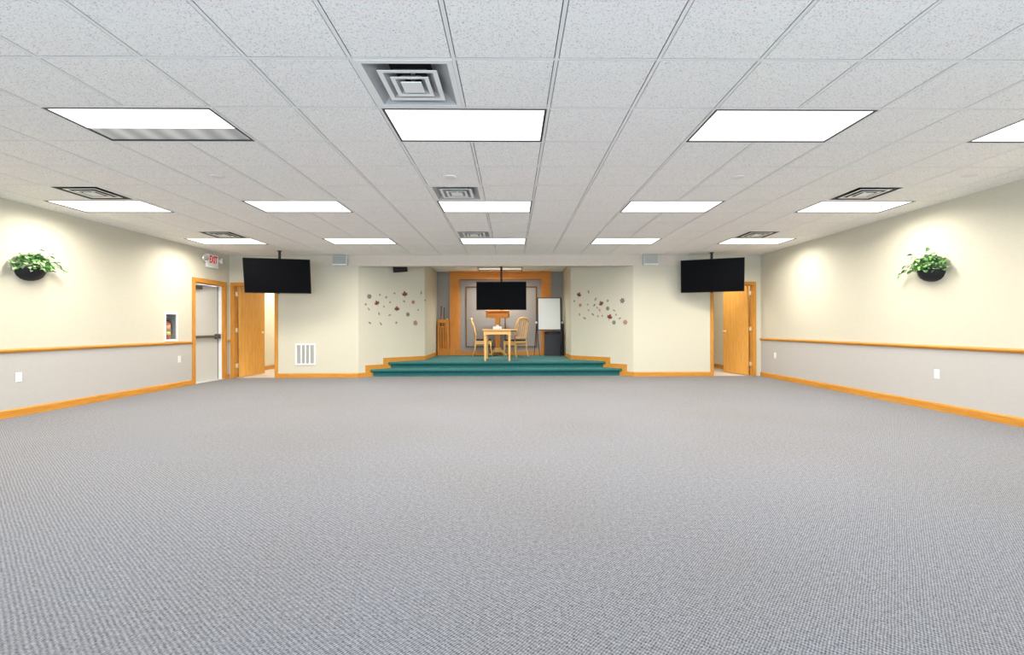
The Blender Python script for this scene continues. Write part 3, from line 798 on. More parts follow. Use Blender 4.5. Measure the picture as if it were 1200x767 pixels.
# ------------------------------------------------------------------ televisions
TW, TH = 1.24, 0.70
def make_tv(x, y, z, rz, tilt, pole_xy, lab, pole_top=CH):
    r = empty('television', (x, y, z)); tag(r, lab, 'television', 'ceiling hung televisions')
    M = Matrix.Rotation(rz, 4, 'Z') @ Matrix.Rotation(tilt, 4, 'X')
    body = MB().box(-TW / 2, TW / 2, 0, .035, -TH / 2, TH / 2, M, .006).build('body', 'black_plastic', r)
    MB().box(-TW / 2 + .3, TW / 2 - .3, .034, .075, -.2, .2, M, .01).build('rear_housing', 'black_plastic', r)
    MB().box(-TW / 2 + .010, TW / 2 - .010, -.0015, .001, -TH / 2 + .016, TH / 2 - .010, M).build('screen', 'screen_black', r)
    MB().box(-.03, .03, -.003, .008, -TH / 2 - .008, -TH / 2 + .002, M).build('sensor_bar', 'black_plastic', r)
    px, py = pole_xy[0] - x, pole_xy[1] - y
    MB().box(-.12, .12, .074, .10, -.16, .16, M, .004).build('mount_plate', 'dark_metal', r)
    q = MB(); q.tube([(px, py, -.10), (px, py, pole_top - z - .01)], .026, 12); q.build('pole', 'black_frame', r, smooth=False)
    MB().lathe([(.045, pole_top - z - .014), (.045, pole_top - z - .0005)], Matrix.Translation((px, py, 0)), 16).build('ceiling_plate', 'black_frame', r)
    c = M @ Vector((0, .09, .03))
    q = MB(); q.tube([tuple(c), (px, py, .05)], .028, 8); q.build('mount_arm', 'dark_metal', r)
    return r
def behind(x, y, rz, d): return (x - math.sin(rz) * d, y + math.cos(rz) * d)
make_tv(-4.742, 9.375, 2.143, .23, .185, behind(-4.742, 9.375, .23, .17), 'black television hanging left of the stage near the exit door')
make_tv(4.211, 9.655, 2.17, -.384, .196, behind(4.211, 9.655, -.384, .17), 'black television hanging right of the stage near the right doorway')
make_tv(-.265, 11.40, 1.872, 0, .03, (-.265, 11.55), 'black television hanging in the stage recess above the lectern', CH + .003)

# ------------------------------------------------------------------ furniture on the stage
tb = empty('table', (-.35, 11.25, Z2)); tag(tb, 'small light oak table with drop leaf at the stage front', 'table')
lx, ly, TH_ = .285, .42, .75
for sx in (-1, 1):
    for sy in (-1, 1):
        q = MB()
        x, y = sx * lx, sy * ly
        q.box(x - .032, x + .032, y - .032, y + .032, .60, TH_ - .028)
        q.lathe([(.019, 0.001), (.022, .03), (.024, .12), (.031, .45), (.033, .56), (.026, .58), (.034, .60)], Matrix.Translation((x, y, 0)), 12)
        q.build('leg', 'pale_oak_Z', tb)
q = MB(); q.box(-lx + .03, lx - .03, -ly - .022, -ly + .0, .63, TH_ - .028); q.build('apron', 'pale_oak_X', tb)
q = MB(); q.box(-lx + .03, lx - .03, ly, ly + .022, .63, TH_ - .028); q.build('apron', 'pale_oak_X', tb)
for s in (-1, 1):
    q = MB(); q.box(s * lx - .011, s * lx + .011, -ly + .03, ly - .03, .63, TH_ - .028); q.build('apron', 'pale_oak_Y', tb)
MB().box(-.35, .345, -.50, .50, TH_ - .028, TH_, bev=.007).build('tabletop', 'pale_oak_X', tb)
MB().box(.349, .47, -.48, .48, TH_ - .026, TH_ - .001, bev=.007).build('drop_leaf', 'pale_oak_X', tb)
for yy in (-.30, .28):
    MB().box(.31, .45, yy, yy + .02, TH_ - .055, TH_ - .0265).build('leaf_support', 'moulding_wood', tb)

tbx = empty('tissue_box', (-.355, 11.15, Z2 + TH_)); tag(tbx, 'small white tissue box lying on the oak table', 'tissue box')
MB().box(-.105, .105, -.06, .06, .0005, .065, bev=.006).build('carton', 'paper_white', tbx)
q = MB()
for k in range(5):
    a = k * 1.3
    q.prism([(-.03, 0), (.03, 0), (.022, .03), (.0, .042), (-.02, .026)], .003, Matrix.Translation((.012 * math.cos(a), .012 * math.sin(a), .064)) @ Matrix.Rotation(a, 4, 'Z') @ Matrix.Rotation(math.radians(80), 4, 'X'))
q.build('tissue', 'paper_white', tbx)

def make_chair(lab):
    """oak side chair facing local +X: arched slat back, dark seat pad"""
    r = empty('chair'); tag(r, lab, 'chair', 'oak chairs at the table')
    hw = .205
    q = MB(); q.prism([(-.21, -hw + .01), (.23, -hw - .02), (.25, 0), (.23, hw + .02), (-.21, hw - .01)], .05, Matrix.Translation((0, 0, .375))); q.build('seat', 'pale_oak_X', r)
    q = MB(); q.box(-.195, .225, -hw + .0, hw - .0, .425, .465, bev=.016); q.build('seat_cushion', 'cushion', r, smooth=True)
    for s in (-1, 1):
        # sabre back post running on as the rear leg
        q = MB(); q.tube([(-.285, s * (hw - .01), .001), (-.235, s * (hw - .012), .16), (-.205, s * (hw - .015), .40), (-.215, s * (hw - .015), .58), (-.262, s * (hw - .012), .82), (-.315, s * (hw - .02), .965)], [.017, .020, .024, .022, .019, .016], 8); q.build('back_post', 'pale_oak_Z', r, smooth=True)
        q = MB(); q.tube([(.245, s * (hw + .0), .001), (.228, s * hw, .10), (.205, s * hw, .25), (.20, s * hw, .376)], [.015, .017, .023, .027], 8); q.build('leg', 'pale_oak_Z', r, smooth=True)
        q = MB(); q.box(-.20, .20, s * (hw - .01) - .011, s * (hw - .01) + .011, .33, .376); q.build('seat_rail', 'pale_oak_X', r)
    # arched crest
    pts = []
    for k in range(9):
        a = -1 + 2 * k / 8
        pts.append((-.315 - .012 * (1 - a * a), a * (hw - .02), .955 + .065 * (1 - a ** 4)))
    q = MB(); q.tube(pts, [.022, .027, .031, .034, .035, .034, .031, .027, .022], 8); q.build('crest_rail', 'pale_oak_Y', r, smooth=True)
    q = MB(); q.box(-.226, -.202, -hw + .02, hw - .02, .50, .545); q.build('lower_rail', 'pale_oak_Y', r)
    for k in range(5):
        y = -.128 + k * .064
        q = MB(); q.tube([(-.214, y, .535), (-.243, y * 1.03, .70), (-.272, y * 1.06, .84), (-.316, y * 1.08, .985)], [.011, .013, .013, .011], 6); q.build('back_slat', 'pale_oak_Z', r)
    return r
c1 = make_chair('oak chair seen from the side, left of the table, facing right')
c1.location = (-.80, 12.78, Z2 + .006); c1.rotation_euler = (0, 0, math.radians(3))
c2 = copy_tree(c1)
c2['label'] = 'oak chair with slatted arched back turned to view, right of table'
c2.location = (.09, 12.30, Z2 + .006); c2.rotation_euler = (0, 0, math.radians(129))

lc = empty('lectern', (-.40, 12.86, Z2)); tag(lc, 'oak lectern with slanted desk on a footed post behind the table', 'lectern')
q = MB()
DM = Matrix.Translation((0, -.05, 1.13)) @ Matrix.Rotation(math.radians(-20), 4, 'X')
q.box(-.325, .325, -.20, .22, .06, .085, DM); q.build('desk_top', 'pale_oak_X', lc)
q = MB(); q.box(-.31, .31, -.255, -.235, 1.055, 1.175); q.build('front_panel', 'portal_oak_X', lc)
for s in (-1, 1):
    q = MB(); q.prism([(-.255, 1.06), (.12, 1.06), (.12, 1.08), (-.235, 1.19), (-.255, 1.17)], .018, Matrix(((0, 0, 1, s * .30 - .009), (1, 0, 0, 0), (0, 1, 0, 0), (0, 0, 0, 1)))); q.build('side_panel', 'portal_oak_X', lc)
MB().box(-.30, .30, -.24, .10, 1.055, 1.07).build('bottom_panel', 'portal_oak_X', lc)
q = MB(); q.box(-.07, .07, -.06, .06, .16, 1.055, bev=.008); q.build('post', 'portal_oak_Z', lc)
q = MB(); q.prism([(-.075, .86), (.075, .86), (.06, 1.04), (0, 1.13), (-.06, 1.04)], .022, Matrix(((1, 0, 0, 0), (0, 0, -1, -.2555), (0, 1, 0, 0), (0, 0, 0, 1)))); q.build('crest_bracket', 'portal_oak_Z', lc)
MB().box(-.10, .10, -.09, .09, .10, .22, bev=.01).build('hub', 'pale_oak_Z', lc)
for k, a in enumerate((200, 340, 90)):
    a = math.radians(a); cx_, sy_ = math.cos(a), math.sin(a)
    ln = .24 if k < 2 else .20
    q = MB(); q.tube([(.05 * cx_, .05 * sy_, .17), (.13 * cx_, .13 * sy_, .13), (.19 * cx_, .19 * sy_, .06), (ln * cx_, ln * sy_, .034), ((ln + .03) * cx_, (ln + .03) * sy_, .036)], [.045, .04, .034, .03, .018], 8); q.build('foot', 'pale_oak_X', lc, smooth=True)

# flip chart easel
es = empty('flip_chart', (1.02, 12.62, Z2)); tag(es, 'white flip chart board in dark frame on a folding easel', 'easel')
EM = Matrix.Translation((0, 0, 1.16)) @ Matrix.Rotation(math.radians(-7), 4, 'X')
bw, bh = .64, .90
MB().box(-bw / 2 + .015, bw / 2 - .02, -.012, .012, -bh / 2 + .015, bh / 2 - .015, EM).build('board', 'whiteboard', es)
for bx in ((-bw / 2, -bw / 2 + .016, -bh / 2, bh / 2), (bw / 2 - .022, bw / 2, -bh / 2, bh / 2), (-bw / 2 + .016, bw / 2 - .022, bh / 2 - .02, bh / 2), (-bw / 2 + .016, bw / 2 - .022, -bh / 2, -bh / 2 + .016)):
    MB().box(bx[0], bx[1], -.018, .018, bx[2], bx[3], EM, .003).build('board_frame', 'black_frame', es)
MB().box(-bw / 2 + .03, bw / 2 - .03, -.07, -.018, -bh / 2 - .004, -bh / 2 + .012, EM).build('pen_tray', 'black_frame', es)
for s in (-1, 1):
    q = MB(); q.tube([(s * .345, .03, .92), (s * .27, -.06, .006)], [.012, .010], 6); q.build('leg', 'dark_metal', es)
    q = MB(); q.tube([(s * .345, .045, .92), (-.40, .42, .006) if s < 0 else (.36, .12, .006)], [.012, .010], 6); q.build('leg', 'dark_metal', es)
    q = MB(); q.tube([(s * .345, .03, .90), (s * .33, .06, 1.60)], .010, 6); q.build('upright', 'dark_metal', es)
    K = Matrix.Translation((s * .352, .02, .92)) @ Matrix.Rotation(PI / 2, 4, 'X')
    MB().lathe([(.0, -.03), (.026, -.028), (.030, -.01), (.030, .02), (.024, .034), (.0, .036)], K, 14).build('clamp_knob', 'white_plastic', es, smooth=True)

bn = empty('waste_bin', (1.135, 12.93, Z2)); tag(bn, 'tall charcoal bin standing behind the flip chart legs', 'bin')
q = MB()
q.prism([(-.215, -.15), (.215, -.15), (.225, -.13), (.225, .15), (-.225, .15), (-.225, -.13)], .60, Matrix.Translation((0, 0, .001))); q.build('body', 'charcoal', bn)
q = MB(); q.box(-.232, .232, -.165, .16, .60, .675, bev=.015); q.build('lid', 'black_plastic', bn)
MB().box(-.12, .12, -.170, -.160, .615, .65).build('lid_flap', 'black_frame', bn)
cs = empty('black_case', (1.424, 13.03, Z2)); tag(cs, 'narrow black case upright between charcoal bin and side wall', 'case')
q = MB(); q.prism([(-.03, .001), (.03, .001), (.025, .55), (.005, .90), (-.02, .97), (-.04, .93), (-.04, .3)], .22, Matrix(((1, 0, 0, 0), (0, 0, -1, .11), (0, 1, 0, 0), (0, 0, 0, 1)))); q.build('shell', 'black_plastic', cs)
q = MB(); q.tube([(-.005, -.05, .955), (-.01, -.05, .985), (-.01, .05, .985), (-.005, .05, .955)], .008, 6); q.build('handle', 'black_frame', cs)

# wooden rack with sticks in the left niche
rk = empty('stick_rack', (-1.945, 13.08, Z2)); tag(rk, 'wooden rack in the niche left of the portal', 'rack')
for x in (-.135, .135):
    MB().box(x - .025, x + .025, -.06, -.01, .001, 1.02, bev=.004).build('post', 'portal_oak_Z', rk)
MB().box(-.11, .11, -.055, -.015, .93, 1.02, bev=.004).build('top_rail', 'portal_oak_X', rk)
MB().box(-.11, .11, -.05, -.02, .80, .83).build('mid_rail', 'portal_oak_X', rk)
MB().box(-.11, .11, -.05, .085, .001, .20, bev=.004).build('bottom_box', 'portal_oak_X', rk)
MB().box(-.16, .16, .088, .10, .001, 1.0).build('back_panel', 'portal_oak_Z', rk)
for k in range(3):
    x = -.07 + k * .07
    MB().box(x - .014, x + .014, -.045, -.025, .20, .80).build('slat', 'portal_oak_Z', rk)
sticks = [(-.075, .0, 'stick_red', 1.40, .010, .02), (.005, .03, 'stick_dark', 1.36, .009, .015), (-.03, .055, 'pale_oak_Z', 1.12, .011, -.05), (.065, .03, 'pale_oak_Z', 1.05, .011, .055)]
for k, (x, y, mt, h, r, ln) in enumerate(sticks):
    q = MB(); x0 = -1.945 + x; y0 = 13.08 + y
    q.tube([(x0 - ln * .5, y0, Z2 + .205), (x0, y0 + .003, Z2 + .6), (x0 + ln * .6, y0 + .006, Z2 + h - .06), (x0 + ln * .7, y0 + .004, Z2 + h)], [r * .8, r, r * 1.3, r * 1.9], 7)
    tag(q.build('walking_stick', mt, smooth=True), ['tall dark red stick, tallest in the wooden rack', 'slim dark brown stick next to the red one in rack', 'pale wooden stick leaning left inside the rack', 'pale wooden stick at the right post of the rack'][k], 'stick', 'sticks in the wooden rack')

# ------------------------------------------------------------------ wall fittings
# return grille
gr = empty('return_grille', (-4.53, YB, .28)); tag(gr, 'square white return air grille low on left back wall', 'grille')
W2, HG = .22, .47
for bx in ((-W2, W2, 0, .035), (-W2, W2, HG - .035, HG), (-W2, -W2 + .035, .035, HG - .035), (W2 - .035, W2, .035, HG - .035)):
    MB().box(bx[0], bx[1], -.014, -.0005, bx[2], bx[3], bev=.003).build('frame', 'white_paint', gr)
for k in (-1, 0, 1):
    MB().box(k * .0925 - .011, k * .0925 + .011, -.012, -.0008, .035, HG - .035).build('mullion', 'white_paint', gr)
MB().box(-W2 + .03, W2 - .03, -.002, -.0006, .03, HG - .03).build('backing', 'speaker_grey', gr)
q = MB(); k = 0.04
while k < HG - .045:
    q.box(-W2 + .035, W2 - .035, -.010, -.004, k, k + .0055, Matrix.Translation((0, 0, 0))); k += .0125
tag(q.build('louver_blades', 'louver_grey', gr), kind='stuff')

# outlets
def outlet(side, y, z, lab):
    x = XL if side < 0 else XR
    r = empty('wall_outlet', (x, y, z)); tag(r, lab, 'outlet', 'white wall outlets')
    a, b = (0.0005, .007) if side < 0 else (-.007, -.0005)
    MB().box(a, b, -.037, .037, -.06, .06, bev=.002).build('cover_plate', 'white_plastic', r)
    for dz in (-.026, .026):
        MB().box(a + (.003 if side < 0 else -.004), b + (.004 if side < 0 else -.003), -.017, .017, dz - .016, dz + .016, bev=.002).build('socket', 'ivory_plastic', r)
outlet(-1, 5.845, .487, 'white wall outlet on left wall, nearer the viewer')
outlet(-1, 8.635, .52, 'white wall outlet on left wall, under the extinguisher cabinet')
outlet(1, 5.92, .473, 'white wall outlet on right wall, nearer the viewer')
outlet(1, 9.60, .49, 'white wall outlet on right wall, close to the far corner')

# exit sign with two lamp heads
ex = empty('exit_sign', (XL, 9.53, 2.33)); tag(ex, 'red lettered EXIT sign with twin lamp heads above grey door', 'exit sign')
MB().box(.0005, .055, -.17, .17, 0.0, .27, bev=.008).build('housing', 'white_plastic', ex)
MB().box(.055, .060, -.155, .155, .085, .255, bev=.002).build('face', 'paper_white', ex)
fc = bpy.data.curves.new('exit_letters', 'FONT'); fc.body = 'EXIT'; fc.size = .20; fc.align_x = 'CENTER'; fc.extrude = .0015; fc.offset = .006
fo = bpy.data.objects.new('exit_tmp', fc); COL.objects.link(fo)
bpy.context.view_layer.update()
dg = bpy.context.evaluated_depsgraph_get()
lm = bpy.data.meshes.new_from_object(fo.evaluated_get(dg)); bpy.data.objects.remove(fo)
lo = mobj('letters', lm, None, ex); lm.materials.clear(); lm.materials.append(MATS['exit_red'])
# letters face +X, read from the room: text x runs along world +Y
lo.matrix_local = Matrix(((0, 0, 1, .062), (.60, 0, 0, 0.0), (0, 1, 0, .10), (0, 0, 0, 1)))
for s in (-1, 1):
    q = MB(); q.tube([(.03, s * .165, .17), (.05, s * .21, .17)], .014, 8); q.build('swivel', 'white_plastic', ex)
    K = Matrix.Translation((.055, s * .255, .165)) @ Matrix.Rotation(math.radians(90), 4, 'Y') @ Matrix.Rotation(math.radians(s * -25), 4, 'X')
    hd = MB().lathe([(.0, -.045), (.03, -.045), (.055, -.02), (.068, .015), (.07, .03), (.0, .03)], K, 18).build('lamp_head', 'ivory_plastic', ex, smooth=False)
    MB().lathe([(.0, .036), (.04, .035), (.06, .031), (.06, .029)], K, 18).build('lens', 'chrome', hd, smooth=True)

# fire extinguisher in a recessed cabinet
cb = empty('extinguisher_cabinet', (XL, (CAB[0] + CAB[1]) / 2, CAB[2])); tag(cb, 'white glazed fire extinguisher cabinet on left wall', 'cabinet')
cw, chh = (CAB[1] - CAB[0]) / 2, CAB[3] - CAB[2]
for bx in ((-cw - .035, cw + .035, -.04, .0), (-cw - .035, cw + .035, chh, chh + .04), (-cw - .035, -cw, 0, chh), (cw, cw + .035, 0, chh)):
    MB().box(.0005, .02, bx[0], bx[1], bx[2], bx[3], bev=.004).build('frame', 'white_plastic', cb)
q = MB(); q.box(-.138, -.132, -cw, cw, 0, chh); q.box(-.132, 0, -cw, -cw + .003, 0, chh); q.box(-.132, 0, cw - .003, cw, 0, chh); q.box(-.132, 0, -cw + .003, cw - .003, 0, .003); q.box(-.132, 0, -cw + .003, cw - .003, chh - .003, chh)
q.build('box', 'cabinet_inside', cb)
MB().box(.006, .009, -cw, cw, 0, chh).build('pane', 'clear_glass', cb)
fe = empty('fire_extinguisher', (XL - .065, (CAB[0] + CAB[1]) / 2, CAB[2] + .0035)); tag(fe, 'red fire extinguisher with yellow and orange label inside cabinet', 'extinguisher')
MB().lathe([(.0, 0), (.05, 0), (.054, .008), (.054, .26), (.045, .285), (.02, .30), (.018, .32), (.0, .32)], None, 18).build('cylinder', 'red_paint', fe, smooth=True)
MB().lathe([(.0548, .075), (.0548, .135)], None, 18).build('instruction_band', 'yellow_label', fe, smooth=True)
MB().lathe([(.0548, .14), (.0548, .25)], None, 18).build('label_band', 'orange_label', fe, smooth=True)
q = MB(); q.box(-.015, .05, -.012, .012, .32, .345); q.box(-.01, .055, -.009, .009, .36, .372); q.box(-.015, .0, -.010, .010, .345, .365); q.build('handle', 'black_plastic', fe)
q = MB(); q.tube([(.02, .02, .335), (.045, .05, .30), (.05, .062, .20), (.045, .06, .10)], .008, 7); q.build('hose', 'black_plastic', fe)

# wall boxes on the bulkhead ends
for x, lab in ((-3.746, 'small grey fronted speaker on the left end of bulkhead'), (3.046, 'small grey fronted speaker on the right end of bulkhead')):
    r = empty('bulkhead_speaker', (x, YB - .02, 2.455)); tag(r, lab, 'speaker', 'small speakers on the bulkhead')
    MB().box(-.165, .165, -.10, -.0005, 0.0, .215, bev=.008).build('cabinet', 'louver_grey', r)
    MB().box(-.145, .145, -.106, -.099, .03, .20, bev=.003).build('grille_cloth', 'speaker_grey', r)
    MB().box(-.155, .155, -.112, -.095, -.004, .022, bev=.004).build('bottom_lip', 'white_plastic', r)
# black speaker under the bulkhead on the left flared wall
bs = empty('stage_speaker', (-2.60, 10.76, 2.49)); tag(bs, 'small black speaker tilted down under the left end of bulkhead', 'speaker')
SM = Matrix.Rotation(math.radians(12), 4, 'Z') @ Matrix.Rotation(math.radians(22), 4, 'X') @ Matrix.Rotation(math.radians(-5), 4, 'Y')
MB().box(-.16, .16, -.10, .10, -.085, .10, SM, .012).build('cabinet', 'black_plastic', bs)
MB().box(-.145, .145, -.107, -.099, -.072, .088, SM, .004).build('grille', 'black_plastic', bs)
q = MB(); q.tube([(-.03, .06, .0), (-.10, .12, .02), (-.155, .125, .03)], .015, 8); q.build('bracket', 'dark_metal', bs)

# ------------------------------------------------------------------ wall planters
def leaf_geo(mb, base, d, up, ln, wd, curl):
    """small folded leaf: midrib with two blades"""
    d = d.normalized(); s = d.cross(up)
    if s.length < 1e-3: s = d.cross(Vector((1, 0, 0)))
    s.normalize(); n = s.cross(d).normalized()
    P = []
    for k, f in enumerate((0, .35, .7, 1.0)):
        wv_ = (0.0, 1.0, .72, 0.0)[k] * wd
        c = base + d * ln * f - n * curl * f * f * ln
        P.append((c - s * wv_ + n * wv_ * .3, c, c + s * wv_ + n * wv_ * .3))
    vs_ = [[mb.bm.verts.new(p) for p in r] for r in P]
    for a, b in zip(vs_, vs_[1:]):
        for k in (0, 1):
            mb.bm.faces.new((a[k], a[k + 1], b[k + 1], b[k]))
def planter(side, y, zrim, seed, lab, trail):
    rnd = random.Random(seed)
    x = XL if side < 0 else XR
    into = 1 if side < 0 else -1
    r = empty('hanging_planter', (x, y, zrim)); tag(r, lab, 'plant', 'half baskets of ivy on the walls')
    rad = .175
    # half bowl
    prof = [(rad, 0.0), (rad * .99, -.03), (rad * .93, -.07), (rad * .80, -.11), (rad * .58, -.14), (rad * .3, -.157), (.001, -.162)]
    M = Matrix.Scale(.92, 4, Vector((1, 0, 0)))
    a0, a1 = (-PI / 2, PI / 2) if into > 0 else (PI / 2, 3 * PI / 2)
    q = MB(); q.lathe(prof, M, 18, a0, a1); q.lathe([(p[0] * .95 if p[0] > .01 else .0005, p[1] + .008) for p in prof], M, 18, a0, a1)
    q.build('basket', 'basket_black', r, smooth=True)
    bk = [(rad * math.cos(t_), rad * .81 * math.sin(t_)) for t_ in [PI + k * PI / 12 for k in range(13)]]
    MBk = Matrix(((0, 0, into, .0008 * into), (1, 0, 0, 0), (0, 1, 0, 0), (0, 0, 0, 1)))
    MB().prism(bk, .006, MBk).build('back_plate', 'basket_black', r)
    pts = [(into * .92 * (rad + .004) * math.cos(t_), (rad + .004) * math.sin(t_), 0) for t_ in [-PI / 2 + k * PI / 14 for k in range(15)]]
    MB().tube([(max(.007, abs(p[0])) * into, p[1], p[2]) for p in pts], .005, 6).build('rim', 'black_plastic', r)
    soil = MB(); soil.prism([(abs(p[0]) * .93 * into + .001 * into, p[1] * .93) for p in pts], .01, Matrix.Translation((0, 0, -.03))); soil.build('soil', 'stick_dark', r)
    mats = {'leaf_green': MB(), 'leaf_pale': MB(), 'leaf_dark': MB()}
    stems = MB()
    def put(p, d, size):
        k = rnd.random(); m = 'leaf_green' if k < .50 else ('leaf_pale' if k < .84 else 'leaf_dark')
        if p.x * into < .03: p.x = .03 * into
        if d.x * into < 0: d.x = abs(d.x) * into * .3
        leaf_geo(mats[m], p, d, Vector((0, 0, 1)) + Vector((rnd.uniform(-.5, .5), rnd.uniform(-.5, .5), 0)), size, size * rnd.uniform(.36, .48), rnd.uniform(.1, .5))
    n = 0
    while n < 420:
        a = rnd.uniform(-PI, PI); el = rnd.uniform(-.1, 1.45); R = rnd.uniform(.55, 1.0)
        p = Vector((abs(math.cos(a)) * math.cos(el) * .17 * R * into + .02 * into, math.sin(a) * math.cos(el) * .255 * R, math.sin(el) * .19 * R - .005))
        d = Vector((into * rnd.uniform(.2, 1.0), p.y * 3.5 + rnd.uniform(-.5, .5), rnd.uniform(-.35, .6)))
        put(p, d, rnd.uniform(.036, .064)); n += 1
    # stems that stand or hang out of the basket
    for (dy, dz, ln) in trail:
        p0 = Vector((.08 * into, dy * .35, .06)); p1 = Vector((.12 * into, dy * .75, .07 + dz * .55)); p2 = Vector((.09 * into, dy, dz))
        stems.tube([p0, p1, p2], [.004, .003, .002], 5)
        for k in range(ln):
            f = .45 + .55 * k / max(1, ln - 1)
            p = p0.lerp(p1, f).lerp(p1.lerp(p2, f), f)
            put(p + Vector((0, rnd.uniform(-.01, .01), rnd.uniform(-.01, .01))), Vector((into * .5, math.copysign(.6, dy) + rnd.uniform(-.5, .5), rnd.uniform(-.7, .3))), rnd.uniform(.05, .07))
    for m, q in mats.items():
        tag(q.build('leaves', m, r), kind='stuff')
    stems.build('stems', 'stem_green', r)
planter(-1, 5.965, 1.868, 3, 'ivy in a black half basket on the left wall', [(.39, -.02, 6), (.30, .08, 4), (-.25, -.05, 5), (.20, .20, 3), (-.18, .14, 3), (.05, .23, 2)])
planter(1, 5.965, 1.838, 11, 'ivy in a black half basket on the right wall', [(.41, -.04, 5), (.33, .06, 4), (-.28, .06, 4), (.20, .22, 3), (-.02, .28, 2), (-.12, .21, 3)])

# ------------------------------------------------------------------ autumn decals on the flared walls
def flat(pts):
    return pts
def maple(s):
    half = [(0, -.50), (.03, -.22), (.20, -.34), (.22, -.22), (.50, -.14), (.40, -.02), (.52, .18), (.34, .14), (.30, .24), (.14, .10), (.20, .40), (.09, .34), (0, .56)]
    return [(x * s, y * s) for x, y in half] + [(-x * s, y * s) for x, y in reversed(half[1:-1])]
def flower(s, n=6):
    out = []
    for k in range(n * 4):
        a = 2 * PI * k / (n * 4); r = s * (.50, .44, .30, .44)[k % 4]
        out.append((r * math.cos(a), r * math.sin(a)))
    return out
def leaf(s):
    return [(0, -.5 * s), (.10 * s, -.40 * s), (.22 * s, -.1 * s), (.20 * s, .18 * s), (.08 * s, .42 * s), (0, .55 * s), (-.08 * s, .42 * s), (-.20 * s, .18 * s), (-.22 * s, -.1 * s), (-.10 * s, -.40 * s)]
def blossom(s):
    return flower(s, 5)
def decal(side, px, py, kind, mat, size, rot):
    """placed on the 45 degree wall: px,py measured on the wall as (distance from outer corner, height)"""
    shape = {'maple': maple, 'flower': flower, 'leaf': leaf, 'blossom': blossom}[kind](size * 1.15)
    if side < 0: B = Matrix(((r2, 0, r2, XA + px * r2), (r2, 0, -r2, YB + px * r2), (0, 1, 0, py), (0, 0, 0, 1)))
    else: B = Matrix(((r2, 0, -r2, XD - px * r2), (-r2, 0, -r2, YB + px * r2), (0, 1, 0, py), (0, 0, 0, 1)))
    nm = {'maple': 'maple_leaf_decal', 'flower': 'flower_decal', 'leaf': 'leaf_decal', 'blossom': 'blossom_decal'}[kind]
    me_b = MB().prism(shape, .003, Matrix.Translation((0, 0, .0006)))
    o = me_b.build(nm, mat)
    o.matrix_world = B @ Matrix.Rotation(rot, 4, 'Z')
    if kind in ('flower',):
        tag(MB().prism([(size * .14 * math.cos(2 * PI * k / 10), size * .14 * math.sin(2 * PI * k / 10)) for k in range(10)], .0015, Matrix.Translation((0, 0, .0036))).build('flower_centre', 'decal_tan' if mat != 'decal_orange' else 'decal_maple', o))
    if kind == 'maple':
        MB().box(-.012 * size, .012 * size, -.72 * size, -.45 * size, .0006, .003).build('stalk', mat, o)
    return o
DEC_L = [
    (0.256, 1.792, 'flower', 'decal_grey', 0.105, 0.12),
    (0.514, 1.841, 'blossom', 'decal_olive', 0.047, 0.58),
    (0.673, 1.793, 'blossom', 'decal_olive', 0.054, 0.71),
    (0.17, 1.614, 'blossom', 'decal_tan', 0.052, 1.06),
    (0.24, 1.51, 'leaf', 'decal_tan', 0.068, 0.58),
    (0.442, 1.651, 'maple', 'decal_maple', 0.112, 0.42),
    (0.616, 1.577, 'blossom', 'decal_olive', 0.041, -1.13),
    (0.773, 1.681, 'blossom', 'decal_olive', 0.045, -0.08),
    (0.89, 1.895, 'blossom', 'decal_olive', 0.048, 1.06),
    (1.163, 1.889, 'maple', 'decal_maple', 0.134, 0.15),
    (1.147, 1.716, 'leaf', 'decal_olive', 0.072, 0.96),
    (1.395, 1.708, 'flower', 'decal_orange', 0.093, -0.39),
    (1.623, 1.944, 'leaf', 'decal_olive', 0.077, -0.07),
    (1.734, 1.766, 'blossom', 'decal_tan', 0.047, -0.61),
    (0.952, 1.534, 'maple', 'decal_maple', 0.119, 0.04),
    (0.493, 1.413, 'leaf', 'decal_olive', 0.072, 0.18),
    (0.761, 1.384, 'leaf', 'decal_olive', 0.07, -1.17),
    (1.247, 1.409, 'flower', 'decal_grey', 0.099, -0.28),
    (1.533, 1.523, 'blossom', 'decal_olive', 0.043, -0.53),
    (0.266, 1.201, 'leaf', 'decal_grey', 0.071, 1.0),
    (0.538, 1.182, 'leaf', 'decal_tan', 0.078, 0.64),
    (0.934, 1.21, 'blossom', 'decal_olive', 0.055, -0.82),
    (1.458, 1.206, 'flower', 'decal_rose', 0.12, 0.3),
]
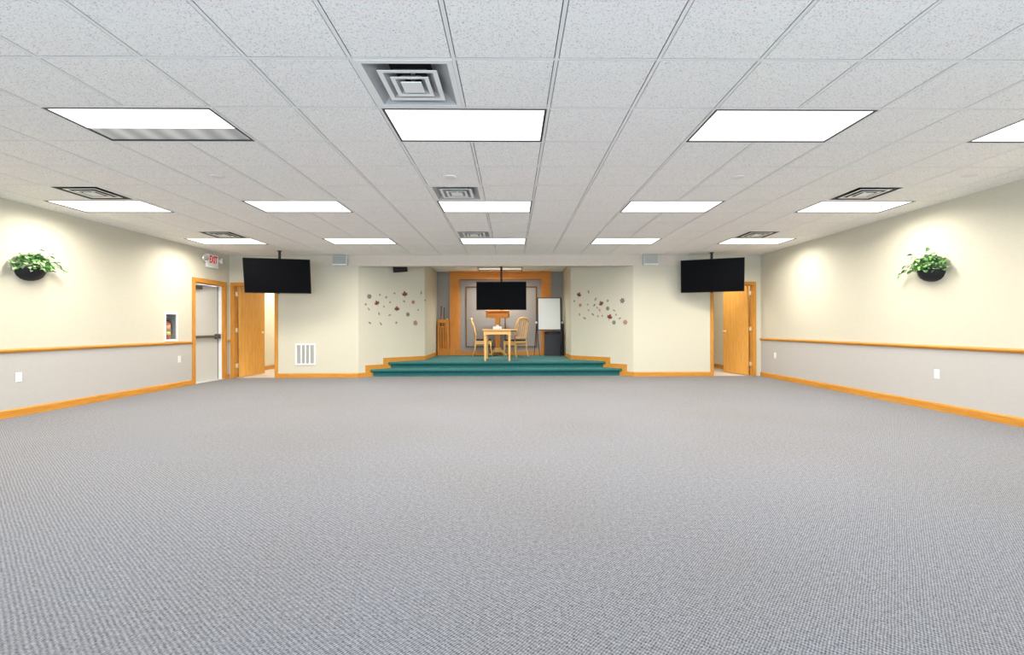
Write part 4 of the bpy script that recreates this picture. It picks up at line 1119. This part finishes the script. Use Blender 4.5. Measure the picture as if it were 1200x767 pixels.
DEC_R = [
    (1.48, 1.882, 'maple', 'decal_maple', 0.12, -0.36),
    (1.194, 1.938, 'leaf', 'decal_olive', 0.082, 0.28),
    (1.622, 1.736, 'blossom', 'decal_teal', 0.047, -0.9),
    (1.443, 1.627, 'flower', 'decal_orange', 0.086, -0.5),
    (1.224, 1.633, 'blossom', 'decal_olive', 0.043, 0.89),
    (1.03, 1.613, 'leaf', 'decal_grey', 0.074, -0.7),
    (0.995, 1.75, 'leaf', 'decal_olive', 0.081, -0.68),
    (0.837, 1.643, 'maple', 'decal_maple', 0.115, 0.48),
    (0.659, 1.701, 'blossom', 'decal_olive', 0.057, 0.89),
    (0.271, 1.688, 'flower', 'decal_grey', 0.114, -0.21),
    (0.952, 1.552, 'blossom', 'decal_tan', 0.045, 1.11),
    (1.196, 1.497, 'blossom', 'decal_tan', 0.046, 0.09),
    (0.885, 1.493, 'leaf', 'decal_tan', 0.074, 0.43),
    (0.661, 1.523, 'flower', 'decal_teal', 0.092, -0.3),
    (0.487, 1.475, 'leaf', 'decal_olive', 0.066, 1.06),
    (1.464, 1.403, 'leaf', 'decal_olive', 0.07, 0.46),
    (1.315, 1.309, 'leaf', 'decal_olive', 0.086, 1.12),
    (1.074, 1.395, 'leaf', 'decal_grey', 0.071, 0.94),
    (0.93, 1.349, 'blossom', 'decal_olive', 0.045, -0.48),
    (0.808, 1.355, 'blossom', 'decal_tan', 0.045, -0.33),
    (0.607, 1.326, 'maple', 'decal_red', 0.126, -0.33),
    (0.436, 1.376, 'blossom', 'decal_tan', 0.044, -0.85),
    (0.34, 1.291, 'leaf', 'decal_olive', 0.071, -1.04),
    (0.493, 1.198, 'flower', 'decal_teal', 0.097, -0.2),
    (0.2, 1.199, 'flower', 'decal_rose', 0.11, 0.1),
]
WORDS = {'maple': 'dark red maple leaf decal', 'flower': 'round flower decal', 'leaf': 'small slim leaf decal', 'blossom': 'small blossom decal'}
MWORD = {'decal_maple': 'russet', 'decal_red': 'crimson', 'decal_grey': 'grey', 'decal_teal': 'slate green', 'decal_orange': 'orange', 'decal_rose': 'dusty rose', 'decal_olive': 'olive', 'decal_tan': 'tan'}
for side, lst in ((-1, DEC_L), (1, DEC_R)):
    wn = 'left' if side < 0 else 'right'
    order = sorted(lst, key=lambda d: d[0] * (1 if side < 0 else -1))
    cnt = {}
    for (u, v, kind, mat, size, rot) in order:
        kw = {'maple': 'maple leaf decal', 'flower': 'round flower decal', 'leaf': 'slim leaf decal', 'blossom': 'tiny blossom decal'}[kind]
        key = (mat, kind); k = cnt.get(key, 0); cnt[key] = k + 1
        tot = sum(1 for d in lst if (d[3], d[2]) == key)
        lab = ('%s %s on the %s angled stage wall' % (MWORD[mat], kw, wn)) if tot == 1 else ('%s %s %s from left on the %s angled stage wall' % (ORD[k], MWORD[mat], kw, wn))
        tag(decal(side, u, v, kind, mat, size, rot), lab, 'wall decal', 'autumn decals on the %s stage wall' % wn)
